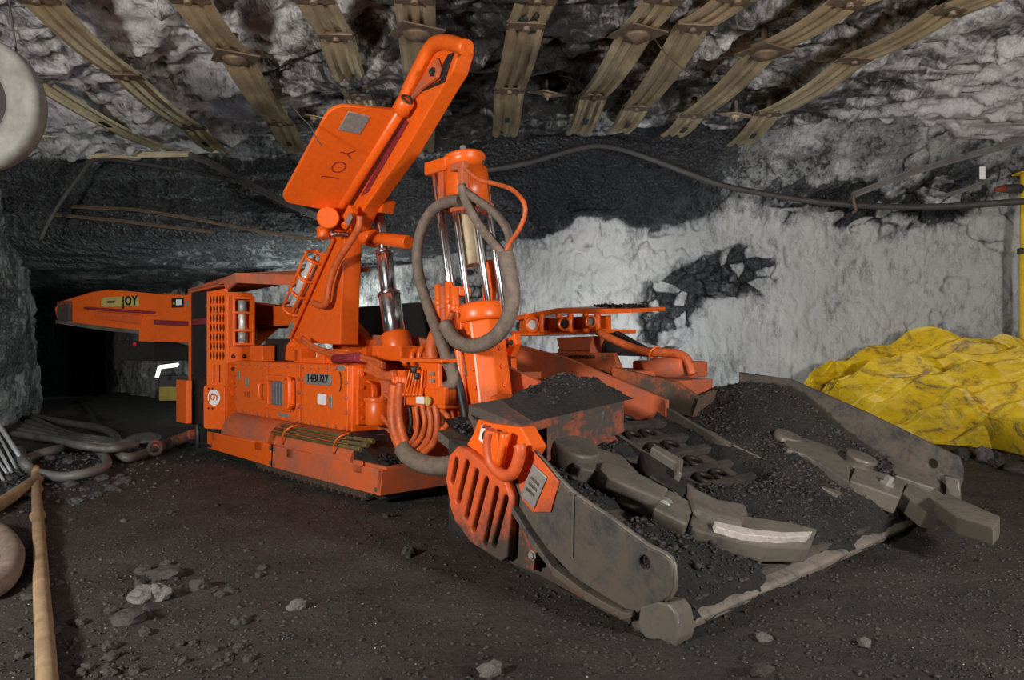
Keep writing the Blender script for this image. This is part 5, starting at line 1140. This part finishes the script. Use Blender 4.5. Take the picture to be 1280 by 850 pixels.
# rocks lying on the floor: each its own thing
ROCKM = [bpy.data.meshes.new('rock') for _ in range(5)]
for q, me in enumerate(ROCKM):
    t = bmesh.new(); bmesh.ops.create_icosphere(t, subdivisions=3, radius=1)
    for v_ in t.verts:
        p = np.array(v_.co); n = 0.55*fbm(p[0]*1.1+q*9, p[1]*1.1, p[2]*1.1, 3)+.10*fbm(p[0]*4, p[1]*4, p[2]*4+q, 2)
        f_ = float(np.round((1+n)*4)/4*.5+(1+n)*.5); v_.co = v_.co*f_
    t.to_mesh(me); t.free()
def rock(px, py, s, label, m='rock', group=None, flat=.5, k=None):
    c = ground(((px, py),), 0.0)[0]; me = ROCKM[rng.integers(5) if k is None else k]
    o = bpy.data.objects.new('rock', me); COL.objects.link(o)
    if not me.materials: me.materials.append(M['rock'])
    o.material_slots[0].link = 'OBJECT'; o.material_slots[0].material = M[m]
    o.location = (c.x, c.y, c.z+s*flat*.35); o.scale = (s, s*.75, s*flat); o.rotation_euler = (rng.uniform(-.2, .2), rng.uniform(-.2, .2), rng.uniform(0, 6))
    tag(o, label, 'rock', group)
rock(178, 747, .065, 'long pale pointed rock beside the round pale rock', 'rock_pale', None, .5)
rock(196, 748, .055, 'round pale rock, brightest of the rocks at lower left', 'rock_pale', None, .9)
rock(206, 718, .09, 'flat dark slab behind the pale rocks at lower left', 'rock', None, .35)
rock(249, 736, .055, 'brown block right of the pale round rock', 'rock', None, .6)
rock(160, 776, .07, 'dark slab in front of the pale pointed rock', 'rock', None, .4)
rock(180, 715, .045, 'small brown rock left of the flat dark slab', 'rock'); rock(218, 745, .035, 'small rock touching the round pale rock', 'rock')
rock(511, 695, .05, 'dark lump on the floor in front of the loader track', 'rock', None, .8)
rock(372, 760, .04, 'lone grey stone on the bare floor below the loader', 'rock_pale', None, .6); rock(612, 843, .045, 'light stone at the bottom edge of the photo', 'rock_pale', None, .7)
rock(484, 646, .04, 'small grey stone under the front of the track', 'rock')
rock(1229, 577, .11, 'pale angular rock below the yellow tarp', 'rock_pale', None, 1.1); rock(1248, 584, .08, 'dark rock right of the pale angular rock', 'rock', None, .8); rock(1206, 572, .10, 'grey rock between pan plate and yellow tarp', 'rock', None, .7); rock(1273, 590, .12, 'flat dark rock at the right frame edge', 'rock', None, .5)
rock(1096, 665, .03, 'small dark stone beside the far finger', 'rock'); rock(955, 800, .035, 'pale stone right of the pan lip', 'rock_pale'); rock(951, 840, .045, 'grey stone at the bottom edge right of the lip', 'rock')
rock(1080, 805, .035, 'whitish stone on the floor lower right', 'rock_pale')
for px, py in ((62, 575), (85, 578), (20, 615), (60, 620), (105, 613), (118, 622), (96, 628), (150, 596), (70, 600), (15, 600), (125, 600), (88, 608), (40, 622), (140, 612), (155, 604)):
    rock(px, py, rng.uniform(.035, .075), 'glossy coal lump in the pile around the cable loop', 'coal_blue', 'glossy coal lumps around the cable loop')
for k in range(60):
    px, py = rng.uniform(0, 330), rng.uniform(640, 848)
    rock(px, py, rng.uniform(.012, .032), 'small loose shale lump on the dark floor at lower left', 'rock', 'loose shale lumps on the floor at lower left', .6)
# gravel that nobody could count
def scatter(n, f, smin, smax, name, m, label):
    P = f(n); z = floor_h(P[:, 0], P[:, 1]); sz = smin+(smax-smin)*rng.power(0.35, len(P))*rng.uniform(.4, 1, len(P))
    o = chunks(name, np.stack([P[:, 0], P[:, 1], z+sz*.15], 1), sz, m); o['kind'] = 'stuff'; return tag(o, label, 'gravel')
def persp(n, y0, y1, xr=.78):
    y = y0*np.exp(rng.uniform(0, 1, n)*math.log(y1/y0)); return np.stack([rng.uniform(-xr, xr, n)*y, y], 1)
scatter(26000, lambda n: persp(n, 1.9, 9.0), .003, .020, 'coal_gravel', 'coal_chunk', 'fine coal gravel covering the mine floor')
scatter(900, lambda n: persp(n, 2.0, 7.5), .002, .0065, 'pale_grit', 'chip_white', 'tiny pale stone specks sprinkled over the floor')  # glints of the coal floor drawn as pale specks
scatter(1700, lambda n: np.stack([rng.normal(-4.3, .75, n), rng.normal(6.0, .75, n)], 1), .010, .05, 'coal_gravel', 'coal_blue', 'glossy broken coal around the cable loop at left')
scatter(1500, lambda n: np.stack([rng.uniform(1.2, 3.6, n), rng.uniform(2.4, 3.6, n)], 1), .004, .016, 'coal_gravel', 'coal_chunk', 'coal gravel in front of the pan lip')
scatter(900, lambda n: np.stack([rng.normal(5.4, .6, n), rng.normal(7.0, .4, n)], 1), .01, .06, 'rubble', 'rock', 'broken rubble below the yellow tarp')
